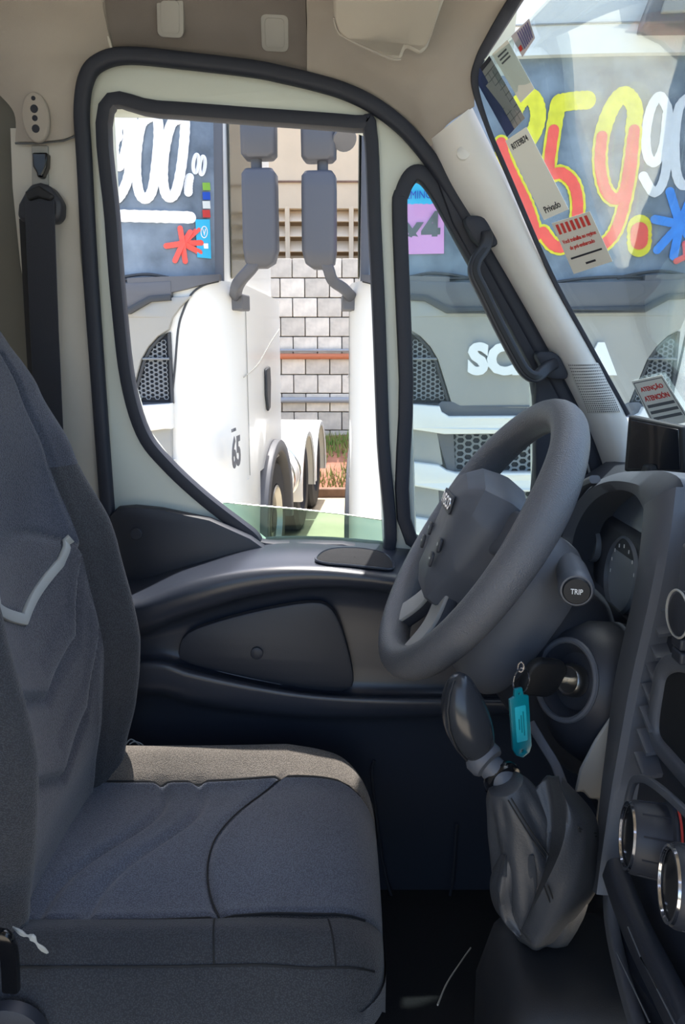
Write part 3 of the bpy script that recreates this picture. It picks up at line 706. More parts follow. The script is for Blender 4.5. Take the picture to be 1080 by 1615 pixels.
# ring and tag
rg = at(822, 1074, .80)
kr = tag(mk('key_ring', [tube([rg + Vector((.0105*cos(2*pi*k/28), .004*cos(2*pi*k/28), .016*sin(2*pi*k/28))) for k in range(28)], .0010, 6, True),
     tube([at(821, 1052, .80) + Vector((.0035*cos(2*pi*k/16), 0, .006*sin(2*pi*k/16))) for k in range(16)], .0011, 6, True)], M['chrome']), 'thin split key ring hanging from the ignition key', 'key ring')
tg = tag(empty('key_tag', at(822, 1145, .797)), 'teal plastic key tag hanging below the ignition key', 'key tag')
to = at(820, 1140, .797); th = (at(820, 1092, .797) - at(824, 1198, .797)).length / 2; twd = (at(836, 1140, .797) - at(806, 1140, .797)).length / 2
tu = (at(817, 1092, .797) - at(824, 1198, .797)).normalized(); tr_ = Vector((0.96, 0.25, 0)).normalized(); tr_ = (tr_ - tu*tr_.dot(tu)).normalized()
hole = lambda cy, r: [(r*cos(2*pi*k/12), cy + r*1.2*sin(2*pi*k/12)) for k in range(12)]
outl = [(-twd*.35, th), (twd*.35, th), (twd*.45, th*.80), (twd, th*.74), (twd, -th*.72), (twd*.7, -th*.9), (0, -th), (-twd*.7, -th*.9), (-twd, -th*.72), (-twd, th*.74), (-twd*.45, th*.80)]
ph = mk('tag_body', place(fill2d([outl, hole(th*.88, twd*.16), hole(-th*.83, twd*.24)], .005, .001), to, tr_, tu), M['teal'], tg)
mk('tag_paper', place(fill2d([rrect(twd*.62, th*.52, .001, 1)], .0064, 0.0002), to - tu*th*.0, tr_, tu), M['tealpaper'], tg)
for k in range(3): mk('tag_writing', place(fill2d([rrect(th*.004*4, th*(.36-.1*k), .0003, 1)], .0070, 0), to + tr_*(twd*(.28-.26*k)), tr_, tu), M['teal'], tg)

# ------------------------------------------------------------------ GEAR LEVER
gl = tag(empty('gear_lever', at(865, 1480, .70)), 'black gear lever with leather boot rising from the dash console', 'gear lever')
kp = [((726, 1062), .004), ((725, 1068), .012), ((723, 1085), .0185), ((724, 1105), .0245), ((729, 1130), .0275), ((738, 1155), .0275), ((750, 1178), .022), ((757, 1190), .016)]
KY = 0.76
rings = []
for i, ((a, b), r) in enumerate(kp):
    p = at(a, b, KY); q0 = at(*kp[max(i-1, 0)][0], KY); q1 = at(*kp[min(i+1, len(kp)-1)][0], KY); t = (q1-q0).normalized()
    bx_ = t.cross(Vector((0, 1, 0))).normalized()
    rings.append([p + bx_*(r*cos(2*pi*k/24)*(1.0 + .12*cos(2*pi*k/24))) + Vector((0, 1, 0))*(r*1.15*sin(2*pi*k/24)) for k in range(24)])
kn_ = mk('shift_knob', loft(rings), M['knob'], gl, sub=1, ang=80)
mk('knob_crease', tube([r[15] + (r[15] - sum(r, Vector())/24).normalized()*.0002 for r in rings[1:7]], .0012, 5), M['deep'], kn_)
def shaft(name, a, b, prof, m):
    p, q = at(*a, KY), at(*b, KY-.012); d = (q-p)
    return mk(name, lathe(p, d.normalized(), [(r, h*d.length) for r, h in prof], 24), M[m], gl, ang=50)
shaft('knob_collar', (753, 1186), (772, 1205), [(.0001, 0), (.019, 0), (.0215, .2), (.0215, .8), (.019, 1), (.0001, 1)], 'plastic2')
shaft('lever_shaft', (763, 1196), (806, 1246), [(.0001, 0), (.014, 0), (.0155, .4), (.017, 1), (.0001, 1)], 'plastic2')
shaft('boot_ring', (786, 1222), (797, 1235), [(.015, 0), (.0215, .1), (.0235, .5), (.0215, .9), (.015, 1)], 'gloss')
BY = 0.735
bsec = [((797, 1236), .0205), ((803, 1248), .0255), ((812, 1270), .0305), ((826, 1305), .038), ((842, 1350), .046), ((850, 1395), .050), ((852, 1435), .044), ((852, 1462), .034)]
ctr = smooth_path([at(a, b, BY) for (a, b), _ in bsec], 6); rxs = smooth_path([Vector((r, 0, 0)) for _, r in bsec], 6)
rings = []; nb = len(ctr); nk = 64
for i in range(nb):
    v = i/(nb-1); t0 = (ctr[min(i+1, nb-1)] - ctr[max(i-1, 0)]).normalized()
    bx_ = Vector((0, 1, 0)).cross(t0).normalized(); by_ = t0.cross(bx_); e = min(1, v*4)
    fo = lambda t: 1 + e*(.07*cos(4*t + 3*v) + .05*cos(7*t - 5*v) + .03*cos(11*t + 9*v))
    rings.append([ctr[i] - bx_*(rxs[i].x*cos(2*pi*k/nk)*fo(2*pi*k/nk)) + by_*(rxs[i].x*sin(2*pi*k/nk)*fo(2*pi*k/nk)) for k in range(nk)])
boot = mk('leather_boot', loft(rings), M['leather'], gl, ang=80)
for dk in (0, 3):
    mk('boot_stitching', tube(smooth_path([at(a + dk*1.6, b - dk, Y_) for a, b, Y_ in ((801, 1262, .703), (818, 1290, .696), (838, 1322, .690), (860, 1352, .686))], 5), .0009, 5), M['stitch'], boot)
def drape(name, A, B, bulge, n=9, th=.006):
    """a leather panel hung between two edges, bellied towards the seat"""
    a3_, b3_ = smooth_path([at(*p) for p in A], 7), smooth_path([at(*p) for p in B], 7); m_ = len(a3_)
    f = lambda u, v: (lambda p, q_: p.lerp(q_, u) + Vector((-.3, -1, .15))*(bulge*sin(pi*u) + .004*sin(3*pi*u + 5*v)*sin(pi*u)))(a3_[round(v*(m_-1))], b3_[round(v*(m_-1))])
    return mk(name, slab(n, m_, f, lambda u, v: f(u, v) + Vector((.002, th, -.002))), M['leather'], boot, ang=80)
drape('boot_fold', [(881, 1226, .70), (892, 1285, .675), (886, 1335, .66), (858, 1398, .66), (822, 1468, .69)], [(886, 1228, .715), (938, 1288, .72), (943, 1345, .72), (938, 1410, .715), (880, 1478, .70)], .024)
drape('boot_fold', [(842, 1246, .73), (856, 1290, .715), (862, 1340, .70), (850, 1395, .69), (822, 1468, .69)], [(881, 1226, .70), (892, 1285, .675), (886, 1335, .66), (858, 1398, .66), (823, 1469, .69)], -.014)
drape('boot_fold', [(790, 1338, .735), (772, 1392, .735), (784, 1440, .725), (822, 1468, .70)], [(800, 1345, .71), (800, 1395, .70), (808, 1435, .70), (823, 1469, .695)], .012)
drape('boot_fold', [(800, 1345, .71), (800, 1395, .70), (808, 1435, .70), (823, 1469, .695)], [(842, 1350, .69), (846, 1395, .688), (838, 1432, .69), (824, 1469, .692)], -.006)
for dk in (0, 6): mk('boot_stitching', tube(smooth_path([at(a + dk, b - dk*.3, Y_) for a, b, Y_ in ((858, 1398, .652), (868, 1425, .662), (880, 1452, .676))], 5), .0009, 5), M['stitch'], boot)
for dk in (0, 5): mk('boot_stitching', tube(smooth_path([at(a, b + dk, Y_) for a, b, Y_ in ((912, 1305, .668), (926, 1312, .686), (940, 1314, .71))], 5), .0009, 5), M['stitch'], boot)

# ------------------------------------------------------------------ DASHBOARD
da = tag(empty('dashboard', (0.5, 0.8, 1.0)), 'black dashboard with instrument hood, air vents and rotary climate knobs', 'dashboard')
OUT = [(872, 905), (884, 845), (902, 795), (930, 762), (965, 746), (1005, 743), (1040, 744), (1066, 766), (1060, 840), (1044, 930), (1022, 1010), (990, 1050), (930, 1010), (890, 950)]
INN = [(893, 905), (901, 845), (917, 808), (938, 785), (965, 773), (992, 778), (1006, 795), (1014, 820), (1014, 870), (1004, 935), (985, 990), (962, 985), (935, 960), (908, 930)]
def xl(L, X, s=1.0):
    P = [atx(a, b, X) for a, b in L]; c = sum(P, Vector())/len(P); return smooth_path([c + (p-c)*s for p in P], 4, True)
def shiftx(R, dx, dz=0): return [p + Vector((dx, 0, dz)) for p in R]
o_, i_ = xl(OUT, .375), xl(INN, .375)
io = [a.lerp(b, .5) + Vector((-.006, 0, 0)) for a, b in zip(o_, i_)]
hood = mk('instrument_hood', loft([shiftx(o_, .22, -.03), shiftx(o_, .05, -.004), shiftx(o_, .008), io, shiftx(i_, .004), shiftx(i_, .02), [p + Vector((.055, 0, 0)) for p in i_]], True, False), M['plastic2'], da, ang=50)
cf = shiftx(i_, .052); mk('cluster_face', [(cf, [tuple(range(len(cf)))]), prism(cf, (.01, 0, 0))], M['cluster'], hood)
for (px, py, r) in ((985, 908, .060), (940, 860, .028)):
    c = atx(px, py, .421); 
    g = mk('gauge', lathe(c, (-1, 0, .1), [(.0001, 0), (r, 0), (r, .006), (r*.93, .010), (r*.90, .004), (.0001, .004)], 40), M['gauge'], hood)
    for k in range(11):
        t = rad(210 - 24*k); q = c + Vector((-.0045, -r*.76*cos(t), r*.76*sin(t)))
        mk('gauge_tick', box(q, (.001, .0018, r*.09)), M['white'], g, smooth=False)
# slim frame left of the hood
mk('hood_frame', sweep(smooth_path([atx(a, b, .37) for a, b in ((874, 888), (884, 842), (900, 798), (918, 768), (938, 756))], 5), rrect(.006, .008, .004, 2), (1, 0, 0)), M['plastic2'], da)
# tall frame between the instruments and the centre stack
xs_ = lambda py: .368 - .085*(py-770)/640
A_ = [(1066, 768), (1056, 850), (1042, 930), (1024, 1010), (1006, 1090), (991, 1170), (976, 1250), (962, 1340), (952, 1412)]
B_ = [(1018, 800), (1012, 870), (1002, 940), (986, 1010), (972, 1080), (962, 1170), (953, 1250), (946, 1340), (940, 1400)]
a3 = smooth_path([atx(a, b, xs_(b)) for a, b in A_], 4); b3 = smooth_path([atx(a, b, xs_(b)) for a, b in B_], 4)
mk('stack_frame', loft([[a, a.lerp(b, .12) + Vector((-.007, 0, 0)), a.lerp(b, .85) + Vector((-.007, 0, 0)), b, b + Vector((.05, 0, 0)), a + Vector((.05, 0, 0))] for a, b in zip(a3, b3)]), M['plastic2'], da, ang=40)
# centre stack face
X0 = lambda py: .385 - .085*(py-770)/640
SL = [(1062, 790), (1046, 930), (1028, 1010), (1010, 1090), (996, 1170), (982, 1250), (968, 1340), (962, 1420), (975, 1500), (1010, 1620), (1040, 1700)]
l3 = smooth_path([atx(a, b, X0(b)) for a, b in SL], 4)
r3 = [Vector((p.x, .18, p.z)) for p in l3]
sf = mk('centre_stack', loft([[a.lerp(b, k/6) for k in range(7)] + [b + Vector((.1, 0, 0)), a + Vector((.1, 0, 0))] for a, b in zip(l3, r3)]), M['plastic'], da, ang=40)
mk('stack_edge', sweep([p + Vector((-.004, -.012, 0)) for p in l3[2:]], rrect(.012, .006, .005, 3), (1, 0, 0)), M['plastic2'], da)
# air vent louvres between frame and stack
for k in range(11):
    py = 830 + k*36; t = (py-790)/640
    pa = [x for x in SL]; xx = 1062 - (py-790)*.108
    c0 = atx(xx - 2, py, X0(py) - .004); c1 = c0 + Vector((0, -.028, -.012))
    mk('vent_louvre', loft([[p + Vector((-.012, 0, .003)), p + Vector((.012, 0, .007)), p + Vector((.012, 0, .003)), p + Vector((-.012, 0, -.001))] for p in (c0, c1)]), M['plastic2'], da, smooth=False)
# radio corner, recess, lower lines
rd = mk('radio', box(atx(1120, 965, .345) + Vector((.02, -.03, 0)), (.06, .16, .11)), M['plastic2'], da, bev=.004)
c = atx(1078, 968, .315)
mk('radio_dial', lathe(c, (-1, 0, .1), [(.0001, -.012), (.022, -.012), (.021, .004), (.018, .006), (.0001, .006)], 28), M['plastic'], rd)
mk('radio_dial_ring', sweep([c + Vector((-.006, .022*cos(2*pi*k/28), .022*sin(2*pi*k/28))) for k in range(28)], circ(.0012, 5), (1, 0, 0), True), M['pad'], rd)
for k in range(2):
    c = atx(1072, 1012 + 22*k, .318); mk('radio_button', box(c, (.008, .02, .012)), M['plastic'], rd, bev=.002)
mk('pocket_rim', sweep(smooth_path([atx(a, b, .335) for a, b in ((1100, 1050), (1070, 1044), (1050, 1056), (1042, 1090), (1036, 1140), (1042, 1172), (1064, 1200), (1100, 1240))], 5), rrect(.010, .008, .006, 3), (1, 0, 0)), M['plastic2'], da)
mk('pocket_floor', prism([atx(a, b, .345) for a, b in ((1100, 1050), (1056, 1056), (1046, 1090), (1040, 1140), (1048, 1172), (1100, 1236))], (-.012, 0, 0)), M['deep'], da)
for (px, py, xk) in ((990, 1318, .262), (1056, 1394, .262)):
    c = atx(px, py, xk); ax_ = Vector((-1, .20, .08)).normalized(); kk = .0335
    kb = mk('climate_knob', lathe(c - ax_*.036, ax_, [(.0001, 0), (kk*1.08, 0), (kk*1.08, .004), (kk, .006), (kk*.96, .032), (kk*.90, .036), (kk*.80, .037), (kk*.78, .033), (.0001, .033)], 36), M['plastic'], da, ang=30)
    bx_, by_, bz_ = basis(ax_)
    mk('knob_ring', sweep([c + bx_*(kk*.85*cos(2*pi*k/40)) + by_*(kk*.85*sin(2*pi*k/40)) for k in range(40)], circ(.0022, 6), ax_, True), M['chrome'], kb)
    mk('knob_face', lathe(c - ax_*.004, ax_, [(.0001, 0), (kk*.82, 0), (kk*.80, .003), (.0001, .003)], 32), M['gloss'], kb)
    for k in range(10):
        t = 2*pi*k/10; p = c + (bx_*cos(t) + by_*sin(t))*(kk*.985)
        mk('knob_groove', tube([p - ax_*.030 + (bx_*cos(t)+by_*sin(t))*.0006, p - ax_*.006 - (bx_*cos(t)+by_*sin(t))*.0006], .0009, 5, ref=(0.1, .9, .2)), M['ink'], kb)
    cb = c - ax_*.036
    if py > 1350: continue
    mk('scale_blue', sweep([cb + bx_*(kk*1.16*cos(t)) + by_*(kk*1.16*sin(t)) for t in [rad(92 + 4*k) for k in range(8)]], rrect(.0035, .0012, .001, 1), ax_), M['bluep'], da)
    mk('scale_red', sweep([cb + bx_*(kk*1.16*cos(t)) + by_*(kk*1.16*sin(t)) for t in [rad(84 - 8*k) for k in range(20)]], rrect(.0018, .0012, .0008, 1), ax_, scale=lambda u: .7 + u*.6), M['red'], da)
mk('climate_panel_rim', sweep(smooth_path([atx(a, b, .292) for a, b in ((1100, 1300), (1062, 1262), (1030, 1236), (1010, 1228), (996, 1240), (986, 1300), (990, 1400), (1010, 1460), (1050, 1540), (1090, 1610))], 5), rrect(.004, .003, .002, 2), (1, 0, 0)), M['plastic2'], da)
mk('stack_fairing', sweep(smooth_path([atx(a, b, .285) for a, b in ((968, 1370), (985, 1420), (1010, 1480), (1045, 1550), (1085, 1630))], 5), rrect(.020, .010, .009, 4), (1, 0, 0)), M['plastic'], da)
for pts in (((990, 1462), (1010, 1510), (1036, 1560), (1064, 1615)), ((972, 1502), (985, 1530), (1004, 1570), (1024, 1612))):
    mk('panel_joint', tube([atx(a, b, .262) for a, b in pts], .0008, 5), M['inkgrey'], da)
# lower dash: knee panel, dash top, console under the boot
mk('dash_top', loft([[Vector(p) for p in ((.42, y, 1.60), (.50, y, 1.655), (.62, y, 1.66), (.80, y, 1.62), (.80, y, 1.40), (.42, y, 1.40))] for y in (1.385, 1.1, .8, .5, .1, -.35)]), M['plastic'], da, bev=.01)
mk('knee_panel', loft([[Vector(p) for p in ((.42, y, 1.52), (.45, y, 1.40), (.40, y, 1.25), (.46, y, 1.05), (.62, y, .76), (.75, y, .76), (.75, y, 1.5))] for y in (1.37, 1.1, .9, .76)]), M['plastic'], da, bev=.006)
mk('lit_dash_edge', prism(ats([(962, 1130), (966, 1160), (946, 1370), (930, 1360), (942, 1262), (928, 1262), (918, 1250), (904, 1252), (912, 1215), (935, 1170)], .80), (.02, .03, 0)), M['pad'], da, bev=.004)  # pale plastic dash edge, the light on it put into its colour
mk('column_brace', sweep(smooth_path([at(836, 1140, .86), at(855, 1172, .84), at(875, 1205, .82), (at(888, 1240, .80))], 4), rrect(.006, .003, .002, 2)), M['plastic2'], da)
mk('console', loft([[Vector((x0 + a, .70 + b, z)) for a, b in rrect(ra, rb_, .04, 5)] for x0, ra, rb_, z in ((.32, .16, .13, .76), (.30, .13, .12, .95), (.275, .11, .10, 1.10), (.262, .085, .082, 1.175), (.258, .06, .06, 1.192))]), M['deep'], da, ang=60)
tag(mk('floor_cord', tube(smooth_path([at(690, 1585, .80), at(705, 1550, .86), at(728, 1515, .93), at(742, 1495, .98)], 5), .0012, 6), M['pad']), 'thin pale cord lying in the dark footwell', 'cord')

# dash-top display
ds = tag(empty('dash_display', at(1030, 745, 1.17)), 'small dark screen standing on the dash beside the windscreen pillar', 'display')
q = [at(987, 655, 1.22), at(1074, 673, 1.12), at(1078, 748, 1.12), at(980, 744, 1.22)]
nn = (q[1]-q[0]).cross(q[3]-q[0]).normalized(); nn = -nn if nn.y > 0 else nn
mk('display_case', prism([p - nn*.004 for p in q], -nn*.018), M['deep'], ds, bev=.004)
qc = sum(q, Vector())/4
mk('display_screen', prism([qc + (p-qc)*.86 - nn*.003 for p in q], -nn*.008), M['screen'], ds, bev=.001)
mk('display_foot', box((qc.x + .02, qc.y + .02, 1.665), (.05, .05, .03)), M['deep'], ds, bev=.006)

# ------------------------------------------------------------------ STICKERS on the windscreen
def on_glass(px, py):
    def err(u, v):
        d = wsurf(u, v, -.002) - CAM; z = d.y*CP - d.z*SP; h = d.y*SP + d.z*CP
        return (CX + FPX*d.x/z - px)**2 + (CY - FPX*h/z - py)**2
    best = min((err(u/40*.5, v/40), u/40*.5, v/40) for u in range(41) for v in range(41))
    st_ = .0125
    while st_ > 1e-5:
        c_ = min((err(max(0, best[1]+i*st_), min(1, max(0, best[2]+j*st_))), max(0, best[1]+i*st_), min(1, max(0, best[2]+j*st_))) for i in (-1, 0, 1) for j in (-1, 0, 1))
        if c_[0] < best[0]: best = c_
        else: st_ *= .5
    return wsurf(best[1], best[2], -.002)
def sticker(name, corners, base, label, items):
    """corners: top-left, top-right, bottom-right, bottom-left as read by someone inside"""
    q = [on_glass(*c) for c in corners]; n = (q[1]-q[0]).cross(q[3]-q[0]).normalized(); n = n if n.dot(CAM - q[0]) > 0 else -n
    o = tag(mk(name, prism(q, n*.0008), M[base] if isinstance(base, str) else base, smooth=False), label, 'sticker', 'stickers on the windscreen')
    f = lambda a, b, c: q[0].lerp(q[1], a).lerp(q[3].lerp(q[2], a), b) + n*(.0010 + c)
    for nm, g, m in items:
        mk(nm, warp(g, f), M[m] if isinstance(m, str) else m, o, smooth=False)
    return o
def qbox(a0, a1, b0, b1, h=.0004): return ([(a0, b0, 0), (a1, b0, 0), (a1, b1, 0), (a0, b1, 0), (a0, b0, h), (a1, b0, h), (a1, b1, h), (a0, b1, h)], [(0,1,2,3), (4,5,6,7), (0,1,5,4), (1,2,6,5), (2,3,7,6), (3,0,4,7)])
def qtext(body, ca, cb, wa, hb, bold=.01):
    V, F = text_geo(body, hb, wa, .0004, bold); return [(ca + x, cb - y, z) for x, y, z in V], F
sticker('windscreen_sticker', [(812, 8), (844, 60), (824, 90), (794, 44)][3:] + [(812, 8), (844, 60), (824, 90)], mat('lilac paper', (206, 204, 214), .6), 'small lilac printed sticker, topmost in the windscreen corner',
        [('print_row', qbox(.30 + .11*k, .36 + .11*k, .10, .88), mat('violet ink', (110, 104, 160), .7)) for k in range(6)] + [('print_mark', qbox(.05, .22, .6, .8), 'red')])
sticker('windscreen_sticker', [(776, 86), (800, 62), (843, 140), (821, 162)], 'paper', 'plain white sticker beside the dark blue table sticker', [('print_row', qbox(.2, .75, .10 + .07*k, .13 + .07*k), 'inkgrey') for k in range(3)])
sticker('windscreen_sticker', [(747, 120), (772, 88), (828, 186), (800, 216)], mat('grey table paper', (150, 150, 150), .6), 'grey and dark blue table sticker at the windscreen edge',
        [('blue_column', qbox(0, .42, 0, 1), mat('navy ink', (44, 60, 104), .6)), ('head_row', qbox(.42, 1, 0, .06), 'ink')] + [('rule_line', qbox(.42, 1, .14 + .105*k, .15 + .105*k), 'inkgrey') for k in range(8)] + [('rule_line', qbox(.6 + .2*k, .61 + .2*k, .14, 1), 'inkgrey') for k in range(2)])
sticker('windscreen_sticker', [(797, 222), (830, 200), (897, 330), (858, 347)], 'paper', 'tall white sticker with registration lettering above and Privado below',
        [('registration', qtext('RITE9B74', .5, .10, .72, .07), 'ink'), ('word', qtext('Privado', .5, .90, .62, .08), 'ink')])
sticker('windscreen_sticker', [(870, 352), (930, 333), (966, 412), (905, 432)], mat('pale grey sticker', (216, 216, 208), .6), 'pale sticker with red stripes and red lettering, lowest on the pillar side',
        [('red_stripe', qbox(.08 + .125*k, .15 + .125*k, .05, .24), 'red') for k in range(7)] + [('red_line', qtext('Você trabalha no regime', .5, .40, .86, .10, .02), 'red'), ('red_line', qtext('de pré-embarcado', .5, .54, .64, .10, .02), 'red'), ('print_row', qbox(.1, .9, .70, .735), 'ink'), ('print_row', qbox(.4, .65, .86, .90), 'ink')])
sticker('windscreen_sticker', [(996, 601), (1044, 591), (1090, 664), (1032, 676)], 'paper', 'white warning sticker with red heading above the dash display',
        [('heading', qtext('ATENÇÃO', .5, .20, .70, .13, .02), 'red'), ('heading', qtext('ATENCIÓN', .5, .38, .74, .13, .02), 'red')] + [('print_row', qbox(.12, .9, .52 + .13*k, .58 + .13*k), 'inkgrey') for k in range(3)] + [('border_line', qbox(.04, .055, .04, .96), 'inkgrey'), ('border_line', qbox(.04, .96, .04, .055), 'inkgrey'), ('border_line', qbox(.945, .96, .04, .96), 'inkgrey')])
# ------------------------------------------------------------------ OUTSIDE: materials
M.update(
    twhite=mat('white truck paint', (236, 236, 232), 0.3, coat=0.3),
    tfront=mat('shaded front paint', (156, 157, 155), 0.38, coat=0.2),  # white truck front, its shade painted in as a greyer colour
    tgrey=mat('grey truck plastic', (96, 98, 104), 0.55),
    tmirror=mat('mirror housing plastic', (78, 81, 90), 0.5),
    tdark=mat('dark grille plastic', (58, 62, 68), 0.5),
    thex=mat('grille lattice plastic', (120, 126, 132), 0.45),
    tvoid=mat('grille void', (30, 36, 46), 0.7),
    tglass=mat('truck side glass', (74, 75, 66), 0.08, rgb2=(112, 108, 90), vscale=2.2, spec=.4),  # olive reflections painted into the opaque glass colour
    tscreen=glass('truck windscreen glass', (120, 136, 146), 1.4, 0.03, dirt_sheen=.46, dirt_sheen_rgb=(176, 192, 208)),  # dust plus sky reflection, both painted as one pale diffuse layer
    tcab=mat('truck cab interior', (190, 198, 206), 0.8, rgb2=(96, 108, 124), vscale=1.6),
    tyre=mat('tyre rubber', (52, 54, 60), 0.8),
    paintw=mat('white brush paint', (244, 245, 248), 0.7, vary=0.04, vscale=30),
    painty=mat('yellow brush paint', (230, 222, 60), 0.7, vary=0.12, vscale=20),
    paintr=mat('red brush paint', (246, 96, 84), 0.7, vary=0.08, vscale=20),
    paintb=mat('blue brush paint', (70, 150, 246), 0.7, vary=0.1, vscale=20),
    sheetp=mat('pink paper', (226, 160, 214), 0.7), sheetb=mat('light blue paper', (60, 190, 232), 0.7),
    ground=mat('yard paving', (196, 184, 160), 0.9, vary=0.12, vscale=1.5, bump=0.3, bscale=40),
    earth=mat('red earth', (150, 104, 84), 0.95, vary=0.25, vscale=6, bump=0.6, bscale=30),
    grass=mat('grass', (110, 146, 66), 0.8, rgb2=(160, 150, 90), vscale=3),
    mortar=mat('mortar', (168, 162, 153), 0.95), beige=mat('beige render', (222, 200, 172), 0.9, vary=0.05, vscale=2),
    pipe=mat('orange brown pipe', (186, 110, 76), 0.6), conduit=mat('grey conduit', (150, 154, 160), 0.5), kerb=mat('kerb stone', (132, 104, 88), 0.9, vary=0.2, vscale=8))
bl = mat('concrete block', (212, 204, 192), 0.95, vary=0.14, vscale=7, bump=0.5, bscale=60)
N_, L_ = bl.node_tree.nodes, bl.node_tree.links
oi = N_.new('ShaderNodeObjectInfo'); hv = N_.new('ShaderNodeHueSaturation'); mr_ = N_.new('ShaderNodeMapRange'); mr_.inputs['To Min'].default_value = .82; mr_.inputs['To Max'].default_value = 1.12
L_.new(oi.outputs['Random'], mr_.inputs['Value']); L_.new(mr_.outputs[0], hv.inputs['Value'])
b_ = N_['Principled BSDF']; L_.new(b_.inputs['Base Color'].links[0].from_socket, hv.inputs['Color']); L_.new(hv.outputs[0], b_.inputs['Base Color'])
M['block'] = bl

# ------------------------------------------------------------------ yard, bank, block wall, louvred building
tag(mk('floor_yard', slab(2, 2, lambda u, v: Vector((-30+60*u, -14+40*v, 0)), lambda u, v: Vector((-30+60*u, -14+40*v, -.2))), M['ground'], smooth=False), kind='structure')
tag(mk('trim_kerb', box((0, 9.70, .05), (24, .14, .14)), M['kerb'], bev=.015), kind='structure')
def bank(u, v): return Vector((-12+24*u, 9.77+1.62*v, .03 + .62*v**.9 + .03*sin(u*70)*cos(v*9)))
tag(mk('floor_bank', slab(80, 14, bank, lambda u, v: bank(u, v) - Vector((0, 0, .6))), M['earth']), kind='structure')
gv, gf = [], []
for k in range(9000):
    u, v = (random.uniform(.38, .56) if k % 3 else random.random()), random.random()**.8*.95
    if sin(u*130)*cos(v*7) + random.uniform(-.7, .9) < 0: continue
    p = bank(u, v); h = random.uniform(.05, .16); a = random.uniform(0, pi); d = Vector((cos(a), sin(a), 0))*.012; t = Vector((random.uniform(-.05, .05), random.uniform(-.05, .05), h))
    n = len(gv); gv += [p-d, p+d, p+t]; gf.append((n, n+1, n+2))
tag(mk('bank_grass', (gv, gf), M['grass'], smooth=False), 'patchy green grass growing on the earth bank below the block wall', 'grass', kind='stuff')
WY, BH, BWD, TOPZ = 11.5, .285, .372, 3.295
wb = tag(mk('wall_back', [box((0, WY+.13, TOPZ/2), (26, .12, TOPZ)), box((-9.0, WY+.06, TOPZ/2), (12.0, .14, TOPZ)), box((8.9, WY+.06, TOPZ/2), (12.4, .14, TOPZ))], M['mortar'], smooth=False), kind='structure')
bm0 = mk('block', box((0, 0, 0), (BWD-.014, .16, BH-.014)), M['block'], wb, bev=.006, seg=1)
first = True
for r in range(11):
    for c in range(15):
        o = bm0 if first else bm0.copy()
        if not first: COL.objects.link(o)
        first = False
        o.location = (-2.8 + c*BWD + (BWD/2 if r % 2 else 0), WY + .0 + random.uniform(-.006, .006), TOPZ - BH*(r+.5))
for z, r, m, nm in ((1.86, .045, 'pipe', 'orange_pipe'), (1.95, .022, 'conduit', 'wall_conduit'), (1.20, .045, 'conduit', 'wall_conduit')):
    tag(mk(nm, tube([(-6, WY-.13, z), (6, WY-.13, z)], r, 10, ref=(0, 0, 1)), M[m]), {'orange_pipe': 'orange brown pipe running along the grey block wall', 'wall_conduit': 'thin grey conduit just above the orange pipe' if z > 1.5 else 'grey conduit pipe low on the block wall, below the orange pipe'}[nm], 'pipe')
lb = tag(empty('louvred_building', (0, 14.2, 0)), 'beige building with rows of concrete louvres behind the block wall', 'building')
mk('facade', box((0, 14.4, 7.3), (26, .5, 5.6)), M['beige'], lb)
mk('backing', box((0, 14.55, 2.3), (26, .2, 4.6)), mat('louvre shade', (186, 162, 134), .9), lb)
mk('facade_joint', box((0, 14.13, 4.95), (26, .03, .03)), M['kerb'], lb)
p0 = mk('louvre_post', box((0, 14.25, 3.3), (.085, .22, 2.45)), M['beige'], lb, bev=.01)
s0_ = mk('louvre_slat', loft([[Vector((x, 14.16, -.10)), Vector((x, 14.19, -.11)), Vector((x, 14.36, .09)), Vector((x, 14.34, .11))] for x in (-.155, .155)]), M['beige'], lb, smooth=False)
for k in range(15):
    x = -3.35 + k*.39
    if k:
        o = p0.copy(); COL.objects.link(o)
    else: o = p0
    o.location.x = x
    for r in range(6):
        if k or r: s_ = s0_.copy(); COL.objects.link(s_)
        else: s_ = s0_
        s_.location = (x + .195, 0, 4.38 - .262*r)

# ------------------------------------------------------------------ TRUCKS
PHI = rad(4.5)
TO = {'left': Vector((-1.86, 4.66, 0)), 'right': Vector((1.20, 4.50, 0))}
TX, TY = Vector((cos(PHI), -sin(PHI), 0)), Vector((sin(PHI), cos(PHI), 0))
def loc(P, which):
    d = P - TO[which]; return Vector((d.dot(TX), d.dot(TY), P.z))
def tf(px, py, y0=0.0, which='right'):
    r = ray(px, py); o = TO[which] + TY*y0; t = (o - CAM).dot(TY) / r.dot(TY); return loc(CAM + r*t, which)
def ts(px, py, x0=1.19, which='left'):
    r = ray(px, py); o = TO[which] + TX*x0; t = (o - CAM).dot(TX) / r.dot(TX); return loc(CAM + r*t, which)
ZB = tf(845, 470).z; ZT = tf(900, 84, .15).z
def plan(x):
    a = abs(x)
    if a < .82: return .03*(a/.82)**2
    t = min((a-.82)/.37, 1); return .03 + .40*(1 - math.sqrt(max(1-t**2.4, 0)))
def fy(x, z):
    a = abs(x); y = .03*(a/.82)**2 + (.12*(max(0, a-.78)/.3)**2 if a > .78 else 0)
    return y + .02 + max(0, z-ZB)*.10
def rot_half(lp):
    """mirror a half outline about x=0; its centre points lie next to each other"""
    n = len(lp); k = next(i for i in range(n) if lp[i][0] == 0.0 and lp[i-1][0] != 0.0)
    r = lp[k:] + lp[:k]; c = [p for p in r if p[0] == 0.0]; side = [p for p in r if p[0] != 0.0]
    return [c[-1]] + side + [c[0]] + [(-x, z) for x, z in reversed(side)]
